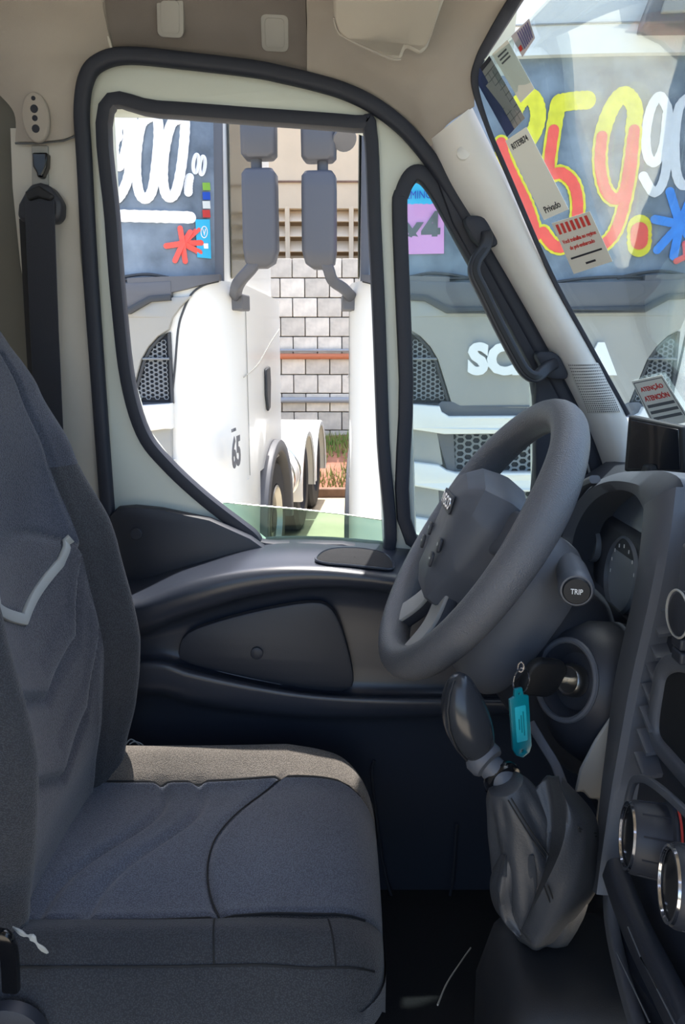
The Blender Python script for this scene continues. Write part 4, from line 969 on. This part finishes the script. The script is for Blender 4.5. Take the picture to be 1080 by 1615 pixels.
def front_plate(px_loops, thick, y0, mirror=True, bevel=.006):
    gs = []
    L = [[(tf(a, b).x, tf(a, b).z) for a, b in lp] for lp in px_loops]
    L = [[((0.0 if abs(x) < .05 else x), z) for x, z in lp] for lp in L]
    full = [lp + [(-x, z) for x, z in reversed(lp) if x != 0.0] for lp in L] if mirror else L
    full = [rot_half(lp) for lp in L] if mirror else L
    g = fill2d(full, thick, bevel)
    return warp(g, lambda a, b, c: (a, y0 + .03*(a/.82)**2 + c, b))
def side_pair(px_loop, thick, y0, bevel=.006):
    lp = [(tf(a, b).x, tf(a, b).z) for a, b in px_loop]
    return [warp(fill2d([[(s*x, z) for x, z in lp]], thick, bevel), lambda a, b, c: (a, y0 + .03*(a/.82)**2 + c, b)) for s in (1, -1)]
def inside(p, poly):
    r = False; n = len(poly)
    for i in range(n):
        (x1, y1), (x2, y2) = poly[i], poly[i-1]
        if (y1 > p[1]) != (y2 > p[1]) and p[0] < (x2-x1)*(p[1]-y1)/(y2-y1) + x1: r = not r
    return r
def hexmesh(poly, wdt, hgt, st, y0):
    """lattice of hexagonal rings inside an outline, each ring with depth"""
    V, F = [], []
    x0, x1 = min(p[0] for p in poly), max(p[0] for p in poly); z0, z1 = min(p[1] for p in poly), max(p[1] for p in poly)
    dx, dz = wdt*.78, hgt; i = 0; x = x0
    hx = [(.5, 0), (.28, .5), (-.28, .5), (-.5, 0), (-.28, -.5), (.28, -.5)]
    while x < x1 + dx:
        z = z0 + (dz/2 if i % 2 else 0)
        while z < z1 + dz:
            if inside((x, z), poly):
                n = len(V); y = y0 + .03*(x/.82)**2
                for s, yy in ((1.0, y), (1-st, y), (1-st*1.1, y+.02)):
                    V += [(x + a*wdt*s, yy, z + b*hgt*s) for a, b in hx]
                for k in range(6):
                    k2 = (k+1) % 6; F += [(n+k, n+k2, n+6+k2, n+6+k), (n+6+k, n+6+k2, n+12+k2, n+12+k)]
            z += dz
        x += dx; i += 1
    return V, F
def make_truck(which):
    t = empty('tractor_truck', TO[which]); t.rotation_euler = (0, 0, -PHI)
    K = dict(parent=t, local=True)
    # cab shell: lower part closed, upper part open at the windscreen
    def ring(z, inset=0.0, full=True):
        P = []
        for s in (1,):
            xs_ = [-1.19 + .37*k/14 for k in range(15)]
            left = [(x, plan(x)) for x in xs_]
        lf = left if full else [(x, y) for x, y in left if x < -1.0]
        fr = [(-.82 + 1.64*k/8, plan(-.82 + 1.64*k/8) + .05) for k in range(1, 8)] if full else []
        rt = [(-x, y) for x, y in reversed(lf)]
        sk = max(0, z - ZB)*.10
        P = [(-1.19 + inset, 1.80), (-1.19 + inset, 1.1)] + [(x*(1-inset/1.19), y + sk) for x, y in lf] + [(x, y + sk) for x, y in fr] + [(x*(1-inset/1.19), y + sk) for x, y in rt] + [(1.19 - inset, 1.1), (1.19 - inset, 1.80)]
        return [Vector((x, y, z)) for x, y in P]
    zt = ZT + .5
    lower = loft([ring(z) for z in (1.02, 1.3, 1.6, 1.9, ZB - .05, ZB + .12)], True, True)
    def half(z): return [(1.062, fy(1.062, z)), (1.085, fy(1.085, z) + .004), (1.105, fy(1.085, z) + .04), (1.118, fy(1.085, z) + .11), (1.122, fy(1.085, z) + .25), (1.124, 1.0), (1.124, 1.80)]
    def pan(s): 
        A = [[Vector((s*x, y, z)) for x, y in half(z)] for z in (ZB + .10, 2.5, 2.9, 3.2, ZT + .02)]
        return loft([r + [p + Vector((-s*.03, .02, 0)) for p in reversed(r)] for r in A], True, True)
    upper = merge(pan(1), pan(-1))
    back = box((0, 1.79, (ZB+ZT)/2 + .1), (2.24, .04, ZT-ZB+.3))
    roof = loft([ring(ZT, .07), ring(ZT + .10, .07), [Vector((p.x*.93, p.y + (.12 if p.y < 1 else 0), ZT + .30)) for p in ring(ZT, .03)], [Vector((p.x*.88, p.y + (.30 if p.y < 1 else 0), ZT + .55)) for p in ring(ZT, .03)]], True, True)
    mk('cab_shell', [lower, upper, back, roof], M['twhite'], ang=32, **K)
    for s in (1, -1):     # bumper corner below the cab, ahead of the wheel
        mk('bumper_corner', loft([[Vector((s*x, y + dy, z)) for x, y in [(.70, plan(.70)+.02)] + [(.82 + .368*k/10, plan(.82 + .368*k/10)) for k in range(11)] + [(1.19, .80), (.70, .80)]] for z, dy in ((.34, .05), (.5, 0), (.8, -.01), (1.03, 0))]), M['twhite'], ang=40, **K)
    # visor band above the screen
    hd = mk('header', slab(25, 5, lambda u, v: Vector((-1.1+2.2*u, fy(-1.1+2.2*u, ZT) - .05 + .02*v, ZT - .02 + .40*v)), lambda u, v: Vector((-1.1+2.2*u, fy(-1.1+2.2*u, ZT) + .15, ZT - .02 + .40*v))), M['twhite'], **K)
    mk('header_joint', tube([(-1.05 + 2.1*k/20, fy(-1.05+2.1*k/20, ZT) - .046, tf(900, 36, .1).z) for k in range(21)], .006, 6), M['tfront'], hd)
    a = tf(1018, 44, .02); b = tf(1100, -40, .02)
    for s in (1, -1):
        rl = mk('roof_lamp', loft([[Vector((s*x, y, z)) for x, z in ((a.x-.02, a.z+.0), (a.x, a.z), (b.x+.15, a.z), (b.x+.2, b.z), (a.x+.06, b.z), (a.x-.01, a.z+.06))] for y in (-.03, .25)]), M['tgrey'], bev=.012, **K)
        mk('lamp_lens', loft([[Vector((s*x, y, z)) for x, z in ((a.x+.055, a.z+.045), (b.x+.12, a.z+.05), (b.x+.14, b.z-.04), (a.x+.10, b.z-.04))] for y in (-.05, .02)]), M['pad'], rl, bev=.01)
    # windscreen and what shows through it
    zw0, zw1 = ZB - .06, ZT + .02
    mk('windscreen', slab(41, 12, lambda u, v: Vector((-1.09+2.18*u, fy(-1.09+2.18*u, zw0+(zw1-zw0)*v), zw0+(zw1-zw0)*v)), lambda u, v: Vector((-1.09+2.18*u, fy(-1.09+2.18*u, zw0+(zw1-zw0)*v)+.012, zw0+(zw1-zw0)*v))), M['tscreen'], **K)
    for s in (1, -1):
        mk('screen_edge', sweep([Vector((s*1.075, fy(1.075, zw0+(zw1-zw0)*k/12) - .006, zw0+(zw1-zw0)*k/12)) for k in range(13)], rrect(.032, .012, .006, 2), (0, 1, 0)), M['tgrey'], **K)
    ci = mk('cab_interior', [box((0, 1.45, ZB+.7), (2.2, .05, 2.0)), box((0, .85, ZB-.08), (2.2, 1.2, .05))], M['tcab'], **K)
    for x in (-.55, .55):
        st_ = mk('cab_seat', [box((x, .95, ZB+.35), (.48, .16, .75)), box((x, .93, ZB+.85), (.28, .12, .20)), box((x, .78, ZB+.02), (.5, .45, .14))], M['tgrey'], bev=.05, **K)
    mk('cab_dash', loft([[Vector((x, y, z)) for y, z in ((.12, ZB-.12), (.12, ZB+.02), (.35, ZB+.05), (.5, ZB-.1))] for x in (-.98, .98)]), M['tdark'], **K)
    # cowl under the screen, wipers
    mk('cowl', front_plate([[(640, 444), (672, 446), (760, 448), (845, 449), (845, 493), (705, 492), (690, 483), (672, 472), (640, 470)]], .05, -.015), M['tgrey'], **K)
    mk('cowl_edge', front_plate([[(640, 466), (672, 468), (692, 478), (706, 486), (845, 488), (845, 494), (704, 493), (688, 484), (670, 474), (640, 472)]], .05, -.03), M['tdark'], **K)
    for lp in ([(645, 436), (680, 430), (720, 434), (748, 440)], [(650, 446), (690, 440), (745, 438), (800, 440), (850, 446)]):
        w3 = [tf(a_, b_2, -.0) for a_, b_2 in lp]
        for s in (1, -1):
            mk('wiper', tube(smooth_path([Vector((s*p.x, fy(p.x, p.z) - .025, p.z)) for p in w3], 5), .009, 6), M['tdark'], **K)
    # plate with the name, side grilles
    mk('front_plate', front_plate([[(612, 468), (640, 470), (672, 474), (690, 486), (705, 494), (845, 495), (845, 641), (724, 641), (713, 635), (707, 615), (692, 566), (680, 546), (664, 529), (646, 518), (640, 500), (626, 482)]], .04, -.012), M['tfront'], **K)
    pod = [(646, 524), (662, 534), (677, 550), (688, 572), (701, 614), (707, 634), (695, 638), (644, 636)]
    pl = [(tf(a_, b_2).x, tf(a_, b_2).z) for a_, b_2 in pod]; ph_ = [(tf(a_, b_2).x, tf(a_, b_2).z) for a_, b_2 in ((648, 529), (662, 538), (674, 552), (686, 574), (698, 614), (702, 630), (646, 631))]
    for s in (1, -1):
        gsurf = lambda g: warp(g, lambda a_, c_, b_2: (s*a_, c_, b_2))
        gp_ = mk('side_grille', warp(fill2d([pl], .02, .002), lambda a_, b_2, c_: (s*a_, .03*(a_/.82)**2 + .012 + c_, b_2)), M['tvoid'], **K)
        tag(mk('grille_mesh', warp(hexmesh(ph_, .036, .028, .28, -.010), lambda a_, c_, b_2: (s*a_, c_, b_2)), M['thex'], gp_, smooth=False), kind='stuff')
        mk('grille_bar', tube([Vector((s*x, .0, tf(650, 566).z)) for x in (pl[0][0], -.625)], .008, 6, ref=(0, 0, 1)), M['thex'], gp_)
        mk('grille_frame', sweep([Vector((s*x, .03*(x/.82)**2 - .004, z)) for x, z in pl], rrect(.010, .012, .004, 1), (0, 1, 0), True), M['tdark'], gp_)
    mk('name_strip', front_plate([[(690, 640), (697, 634), (713, 635), (724, 641), (845, 641), (845, 656), (712, 656), (697, 652)]], .03, -.022), M['tgrey'], **K)
    lt = warp(text_geo('SCANIA', .196, .885, .012, .062), lambda a_, b_2, c_: (a_, -.036 + .03*(a_/.82)**2 - c_, b_2 + tf(841, 566).z))
    mk('name_letters', lt, M['white'], smooth=False, **K)
    # horizontal bars and lower grilles
    for nm, pts, y0, th_ in (('grille_rail', [(646, 640), (690, 643), (693, 651), (706, 659), (845, 658), (845, 678), (700, 680), (652, 673), (646, 673)], -.035, .10),
                          ('grille_rail', [(646, 730), (690, 735), (702, 743), (718, 747), (845, 746), (845, 769), (700, 769), (652, 761), (647, 761)], -.035, .10),
                          ('grille_rail', [(647, 816), (690, 822), (710, 832), (845, 832), (845, 858), (700, 858), (652, 850), (648, 850)], -.035, .10)):
        mk(nm, front_plate([pts], th_, y0, bevel=.014), M['twhite'], **K)
    for pts in ([(647, 675), (652, 675), (687, 681), (690, 694), (696, 731), (690, 734), (652, 727), (648, 727)], [(648, 763), (652, 764), (690, 771), (692, 818), (648, 812)]):
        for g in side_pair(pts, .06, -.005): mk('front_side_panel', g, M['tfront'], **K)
    for (pa, pb) in (((687, 682), (712, 743)), ((690, 772), (712, 830))):
        zz1, zz0 = tf(800, pa[1]).z, tf(800, pb[1]).z; xa = tf(pa[0], 700).x; xb = tf(pb[0]+2, 700).x
        lg = mk('lower_grille', warp(fill2d([[(xa, zz1), (-xa, zz1), (-xb, zz0), (xb, zz0)]], .03, .003), lambda a_, b_2, c_: (a_, .03 + c_, b_2)), M['tvoid'], **K)
        tag(mk('grille_mesh', hexmesh([(xb, zz1), (-xb, zz1), (-xb, zz0), (xb, zz0)], .062, .042, .25, .0), M['thex'], lg, smooth=False), kind='stuff')
        for s in (1, -1): mk('grille_end', loft([[Vector((s*x, y, z)) for x, z in ((xa, zz1), (xb+.0, zz1), (xb+.02, zz0), (xb-.03, zz0))] for y in (-.012, .03)]), M['tgrey'], lg)
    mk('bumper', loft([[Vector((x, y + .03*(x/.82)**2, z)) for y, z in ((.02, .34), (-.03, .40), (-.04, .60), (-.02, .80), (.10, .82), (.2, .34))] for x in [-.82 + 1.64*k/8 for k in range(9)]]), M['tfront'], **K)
    # sides: window, mirrors, handle, seam, wheel
    z1 = lambda py: ts(350, py).z
    for s in (1, -1):
        w_ = [(.36, 3.36), (.98, 3.40), (1.10, 3.30), (1.14, 2.66), (1.06, 2.58), (.44, 2.36), (.32, 2.34)]
        mk('side_window', prism([Vector((s*1.123, y, z)) for y, z in w_], (s*.008, 0, 0)), M['tglass'], bev=.004, **K)
        mk('door_seam', tube([Vector((s*1.192, .42, z)) for z in (2.2, 1.9, 1.5, 1.05)], .0025, 5, ref=(0, 1, 0)), M['pad'], **K)
        mk('body_crease', tube(smooth_path([Vector((s*1.192, y, z)) for y, z in ((.30, 1.72), (.8, 1.80), (1.3, 1.95), (1.78, 2.08))], 5), .004, 6), M['pad'], **K)
        mk('door_handle', prism([Vector((s*1.192, y, z)) for y, z in ((1.04, 1.76), (1.20, 1.78), (1.22, 1.66), (1.18, 1.46), (1.10, 1.44), (1.04, 1.56))], (s*.02, 0, 0)), M['tdark'], bev=.01, **K)
        gpx = [(338, 441), (318, 449), (301, 464), (289, 490), (281, 520), (276, 580), (270, 640), (263, 720), (258, 800)]
        gx = [tf(a_, b_2, .03, 'left') for a_, b_2 in gpx]
        mk('corner_gap', sweep(smooth_path([Vector((s*p.x, plan(p.x) - .003, p.z)) for p in gx], 4), rrect(.006, .006, .003, 1), (0, 1, 0)), M['tdark'], **K)
        cw = [(205, 440, 480), (240, 438, 470), (270, 437, 462), (295, 436, 456), (318, 434, 448), (340, 430, 440)]
        mk('cowl_corner', loft([[Vector((s*tf(a_, hi, .03, 'left').x, plan(tf(a_, hi, .03, 'left').x) + dy, tf(a_, q_, .03, 'left').z)) for dy, q_ in ((-.035, hi), (-.035, lo), (.03, lo), (.03, hi))] for a_, hi, lo in cw]), M['tgrey'], **K)
        # mirror pair on its arm
        mx = 1.395 if which == 'left' else 1.335
        mr = mk('mirror_arm', sweep(smooth_path([Vector((s*x, y, z)) for x, y, z in ((1.14, .34, 2.20), (1.20, .12, 2.26), (1.26, -.02, 2.30), (mx - .05, -.08, 2.37), (mx, -.08, 2.46))], 5), rrect(.034, .030, .015, 3), (0, 1, 0)), M['tmirror'], **K)
        mk('arm_foot', loft([[Vector((s*x, y, z)) for x, y in ((1.10, .24), (1.22, .20), (1.24, .34), (1.12, .36))] for z in (2.14, 2.24)]), M['tgrey'], mr, bev=.01)
        def housing(zs_):
            return loft([[Vector((s*(mx + a_*sx + dx), -.06 + b_2*sx, z)) for a_, b_2 in rrect(.100, .075, .035, 4)] for z, sx, dx in zs_])
        mk('lower_mirror', housing(((2.36, .45, -.01), (2.39, .85, -.005), (2.46, 1, 0), (2.80, 1.0, .0), (2.87, .98, 0), (2.895, .80, 0), (2.90, .4, 0))), M['tmirror'], ang=50, **K)
        mk('mirror_post', tube([Vector((s*(mx-.02), -.05, z)) for z in (2.88, 3.02)], .032, 12, ref=(0, 1, 0)), M['tmirror'], mr)
        mk('upper_mirror', housing(((2.955, .80, 0), (2.975, .98, 0), (3.10, 1, 0), (3.26, 1.0, .0), (3.30, .85, 0))), M['tmirror'], ang=50, **K)
        if s < 0: mk('kerb_mirror', lathe((s*1.185, -.10, tf(541, 220, -.1).z), (-s*.3, -1, -.9), [(.0001, -.05), (.05, -.04), (.07, 0), (.066, .012), (.0001, .016)], 20), M['tgrey'], **K)
        # front wheel with arch
        wc = Vector((s*1.05, 1.40, .52))
        wh = mk('front_wheel', lathe(wc, (s, 0, 0), [(.0001, -.14), (.46, -.14), (.515, -.10), (.515, .10), (.47, .15), (.30, .15), (.28, .09), (.12, .10), (.10, .14), (.0001, .14)], 40), M['tyre'], ang=35, **K)
        mk('wheel_disc', lathe(wc, (s, 0, 0), [(.12, .09), (.29, .10), (.29, .155), (.275, .16), (.26, .11), (.12, .11)], 32), M['steel'], wh)
        mk('wheel_arch', sweep([wc + Vector((s*.04, -.62*cos(t_), .62*sin(t_))) for t_ in [rad(-18 + 9*k) for k in range(24)]], rrect(.05, .16, .02, 2), (1, 0, 0)), M['tgrey'], **K)
        # tank behind the cab, tandem rear wheels under white guards
        tk = mk('fuel_tank', lathe((s*.93, 2.10, .72), (0, 1, 0), [(.0001, 0), (.24, .0), (.29, .03), (.30, .06), (.30, .62), (.28, .66), (.0001, .67)], 32), M['twhite'], ang=40, **K)
        for yy in (2.2, 2.62): mk('tank_band', lathe((s*.93, yy, .72), (0, 1, 0), [(.30, 0), (.312, .004), (.312, .06), (.30, .064)], 32), M['chrome'], tk)
        for ya in (3.25, 4.50):
            wc2 = Vector((s*.98, ya, .50))
            mk('rear_wheel', lathe(wc2, (s, 0, 0), [(.0001, -.30), (.45, -.30), (.50, -.26), (.50, .16), (.46, .20), (.30, .20), (.26, .05), (.0001, .05)], 36), M['tyre'], ang=35, **K)
            mg = mk('mudguard', loft([[wc2 + Vector((s*xx, -r_*cos(t_), r_*sin(t_))) for xx, r_ in ((-.30, .56), (.24, .56), (.262, .52), (.27, .53), (.27, .575), (.25, .59), (-.30, .59))] for t_ in [rad(-8 + 9*k) for k in range(23)]]), M['twhite'], ang=50, **K)
            mk('guard_reflector', box(wc2 + Vector((s*.10, -.60, .0)), (.10, .012, .14)), M['pipe'], mg)
    mk('chassis', [box((sx*.40, 3.5, .85), (.09, 3.9, .26)) for sx in (-1, 1)] + [box((0, y, .85), (.8, .12, .2)) for y in (2.2, 3.3, 4.5, 5.3)] + [box((0, 1.2, .75), (1.2, 1.6, .3))], M['tyre'], smooth=False, **K)
    return t
def on_screen(px, py, which, off=.006):
    """a pixel's spot on the truck's curved windscreen, in truck coordinates"""
    y0 = .05
    for _ in range(6):
        p = tf(px, py, y0, which); y0 = fy(p.x, p.z) - off
    p = tf(px, py, y0, which); return p
def stroke(truck, name, pts, wpx, m, which, off=.008, n=6):
    P = [on_screen(a, b, which, off) for a, b in pts]; wd = wpx * 4.7/FPX
    Q = smooth_path(P, n) if len(P) > 2 else [P[0].lerp(P[1], k/6) for k in range(7)]
    e0, e1 = (Q[0]-Q[1]).normalized()*wd*.5, (Q[-1]-Q[-2]).normalized()*wd*.5
    cap = [(1.0, .08), (.92, .39), (.7, .71), (.38, .92)]
    Q2 = [Q[0] + e0*h for h, _ in cap] + Q + [Q[-1] + e1*h for h, _ in reversed(cap)]
    W_ = [w2 for _, w2 in cap] + [1.0 + .05*sin(9*k) for k in range(len(Q))] + [w2 for _, w2 in reversed(cap)]
    nq = len(Q2); g = sweep(Q2, [(x*wd/2, y) for x, y in ((1, -.002), (1, .002), (-1, .002), (-1, -.002))], (0, 1, 0), scale=lambda t: W_[min(round(t*(nq-1)), nq-1)])
    return mk(name, g, M[m], truck, local=True, smooth=False)
def flat(truck, name, pts, m, which, off=.006, parent=None):
    q4 = [Vector((a, b, 0)) for a, b in pts]
    f = lambda u, v, o_: on_screen(*(q4[0].lerp(q4[1], u).lerp(q4[3].lerp(q4[2], u), v)).xy, which, o_)
    return mk(name, slab(13, 5, lambda u, v: f(u, v, off + .003), lambda u, v: f(u, v, off)), M[m] if isinstance(m, str) else m, parent or truck, local=True, smooth=False)
def screen_text(truck, body, cx, cy, wpx, hpx, m, which, off=.013, bold=.0, parent=None):
    c = on_screen(cx, cy, which, off); g = text_geo(body, hpx*4.7/FPX, wpx*4.7/FPX, .001, bold)
    return mk('lettering', warp(g, lambda a, b, d: (c.x + a, c.y + (fy(c.x+a, c.z) - fy(c.x, c.z)) - d, c.z + b)), M[m], parent or truck, local=True, smooth=False)

tl = tag(make_truck('left'), 'white truck behind the driver window with 900 painted white on its windscreen', 'truck', 'parked white trucks')
q = 'left'
stroke(tl, 'painted_digit', [(186, 216), (184, 198), (191, 186), (200, 196), (202, 216), (196, 246), (187, 262), (181, 250), (180, 228), (186, 200)], 15, 'paintw', q)
stroke(tl, 'painted_digit', [(209, 190), (207, 240), (202, 280), (192, 304), (182, 314), (172, 310)], 15, 'paintw', q, .009)
stroke(tl, 'painted_digit', [(236, 184), (223, 196), (216, 235), (215, 275), (220, 305), (230, 313), (240, 300), (246, 262), (250, 215), (248, 186), (240, 176)], 15, 'paintw', q)
stroke(tl, 'painted_digit', [(284, 186), (270, 196), (260, 235), (257, 275), (260, 302), (268, 311), (278, 300), (286, 262), (291, 215), (291, 186), (285, 176)], 15, 'paintw', q, .010)
stroke(tl, 'painted_point', [(299, 280), (297, 292), (297, 303)], 13, 'paintw', q)
for cx_, cy_ in ((309, 258), (319, 261)):
    stroke(tl, 'painted_digit', [(cx_ + 4.2*cos(k*pi/6 + .6) - 3*sin(k*pi/6 + .6)*.4, cy_ + 14*sin(k*pi/6 + .6)) for k in range(13)], 5.5, 'paintw', q)
stroke(tl, 'painted_underline', [(178, 340), (220, 341), (260, 342), (300, 343)], 17, 'paintw', q)
for a, b in ((284, 360), (312, 362), (317, 383), (315, 398), (292, 412), (276, 411), (262, 388), (300, 366)):
    stroke(tl, 'red_star_stroke', [(288, 384), ((288+a)/2, (384+b)/2), (a, b)], 8, 'paintr', q, .012)
sk = flat(tl, 'windscreen_label', [(308, 346), (331, 346), (333, 408), (311, 406)], 'sheetb', q, .009)
rgp = [on_screen(322 + 5*cos(2*pi*k/20), 366 + 9*sin(2*pi*k/20), q, .014) for k in range(20)]
mk('label_ring', sweep(rgp, circ(.003, 5), (0, 1, 0), True), M['white'], sk)
screen_text(tl, 'V', 322, 366, 5, 10, 'white', q, .015, .02, sk); mk('label_line', box(on_screen(322, 388, q, .012), (.05, .004, .03)), M['white'], sk)
for b, m in ((294, mat('lime print', (140, 190, 70), .6)), (309, 'bluep'), (323, 'paper'), (337, 'red')): flat(tl, 'colour_band', [(319, b-6), (331, b-6), (332, b+6), (320, b+6)], m, q, .009)
# number decal on the side of the cab
c = ts(372, 712, 1.193); 
for body, hh, ww, dy, dz in (('65', .20, .24, 0, 0), ('SCANIA', .02, .12, -.05, .14)):
    mk('side_decal', warp(text_geo(body, hh, ww, .002, .03 if body == '65' else 0), lambda a, b, d: (1.195 + d, c.y + dy + a, c.z + dz + b)), M['tgrey'], tl, local=True, smooth=False)

tr = tag(make_truck('right'), 'white truck seen through the quarter glass and windscreen with yellow red price digits', 'truck', 'parked white trucks')
q = 'right'
def two(pts, split, name='painted_digit'):
    stroke(tr, name, pts, 22, 'painty', q, .008); stroke(tr, name, pts[split[0]:split[1]], 15, 'paintr', q, .013)
stroke(tr, 'painted_digit', [(812, 175), (822, 158), (836, 152), (846, 165), (848, 188), (838, 215), (815, 240), (796, 250)], 22, 'painty', q)
two([(790, 225), (797, 252), (812, 285), (828, 318), (838, 345), (845, 372)], (0, 6))
stroke(tr, 'painted_digit', [(926, 158), (905, 159), (882, 163)], 24, 'painty', q)
two([(880, 164), (873, 205), (866, 270), (886, 273), (904, 290), (911, 322), (906, 360), (890, 388), (872, 386), (856, 366)], (1, 10))
two([(998, 205), (1001, 172), (990, 152), (978, 152), (962, 175), (949, 215), (946, 258), (954, 298), (970, 314), (984, 302), (992, 262), (998, 215)], (5, 12))
two([(1000, 205), (994, 270), (982, 330), (968, 368), (950, 388)], (0, 5))
stroke(tr, 'painted_point', [(1008, 358), (1008, 386)], 34, 'painty', q); stroke(tr, 'painted_point', [(1008, 364), (1008, 380)], 24, 'paintr', q, .013)
stroke(tr, 'painted_digit', [(1052, 170), (1040, 152), (1026, 172), (1018, 215), (1022, 248), (1034, 255), (1046, 230), (1052, 180)], 13, 'paintw', q)
stroke(tr, 'painted_digit', [(1053, 175), (1052, 250), (1044, 290), (1030, 303), (1014, 278)], 13, 'paintw', q, .010)
stroke(tr, 'painted_digit', [(1082, 156), (1070, 172), (1064, 220), (1066, 270), (1076, 292), (1090, 280), (1098, 220), (1094, 170), (1084, 156)], 13, 'paintw', q)
stroke(tr, 'painted_digit', [(1122, 156), (1110, 172), (1104, 220), (1106, 270), (1116, 292), (1130, 280), (1138, 220), (1134, 170), (1124, 156)], 13, 'paintw', q)
for a, b in ((1056, 302), (1032, 346), (1036, 394), (1062, 404), (1090, 310), (1105, 345), (1100, 390)):
    stroke(tr, 'blue_star_stroke', [(1072, 354), ((1072+a)/2, (354+b)/2), (a, b)], 12, 'paintb', q, .009)
for a, b in ((1066, 412), (1080, 384), (1100, 400), (1092, 420)): stroke(tr, 'red_star_stroke', [(1082, 404), ((1082+a)/2, (404+b)/2), (a, b)], 8, 'paintr', q, .012)
s1_ = flat(tr, 'price_sheet', [(588, 272), (690, 272), (696, 322), (588, 323)], 'sheetb', q)
s2_ = flat(tr, 'price_sheet', [(588, 322), (700, 321), (700, 400), (588, 402)], 'sheetp', q)
screen_text(tr, 'OS SEMINOVOS', 660, 307, 86, 11, 'bluep', q, .013, 0, s1_)
screen_text(tr, '6x4', 651, 360, 80, 48, 'inkgrey', q, .013, .03, s2_)
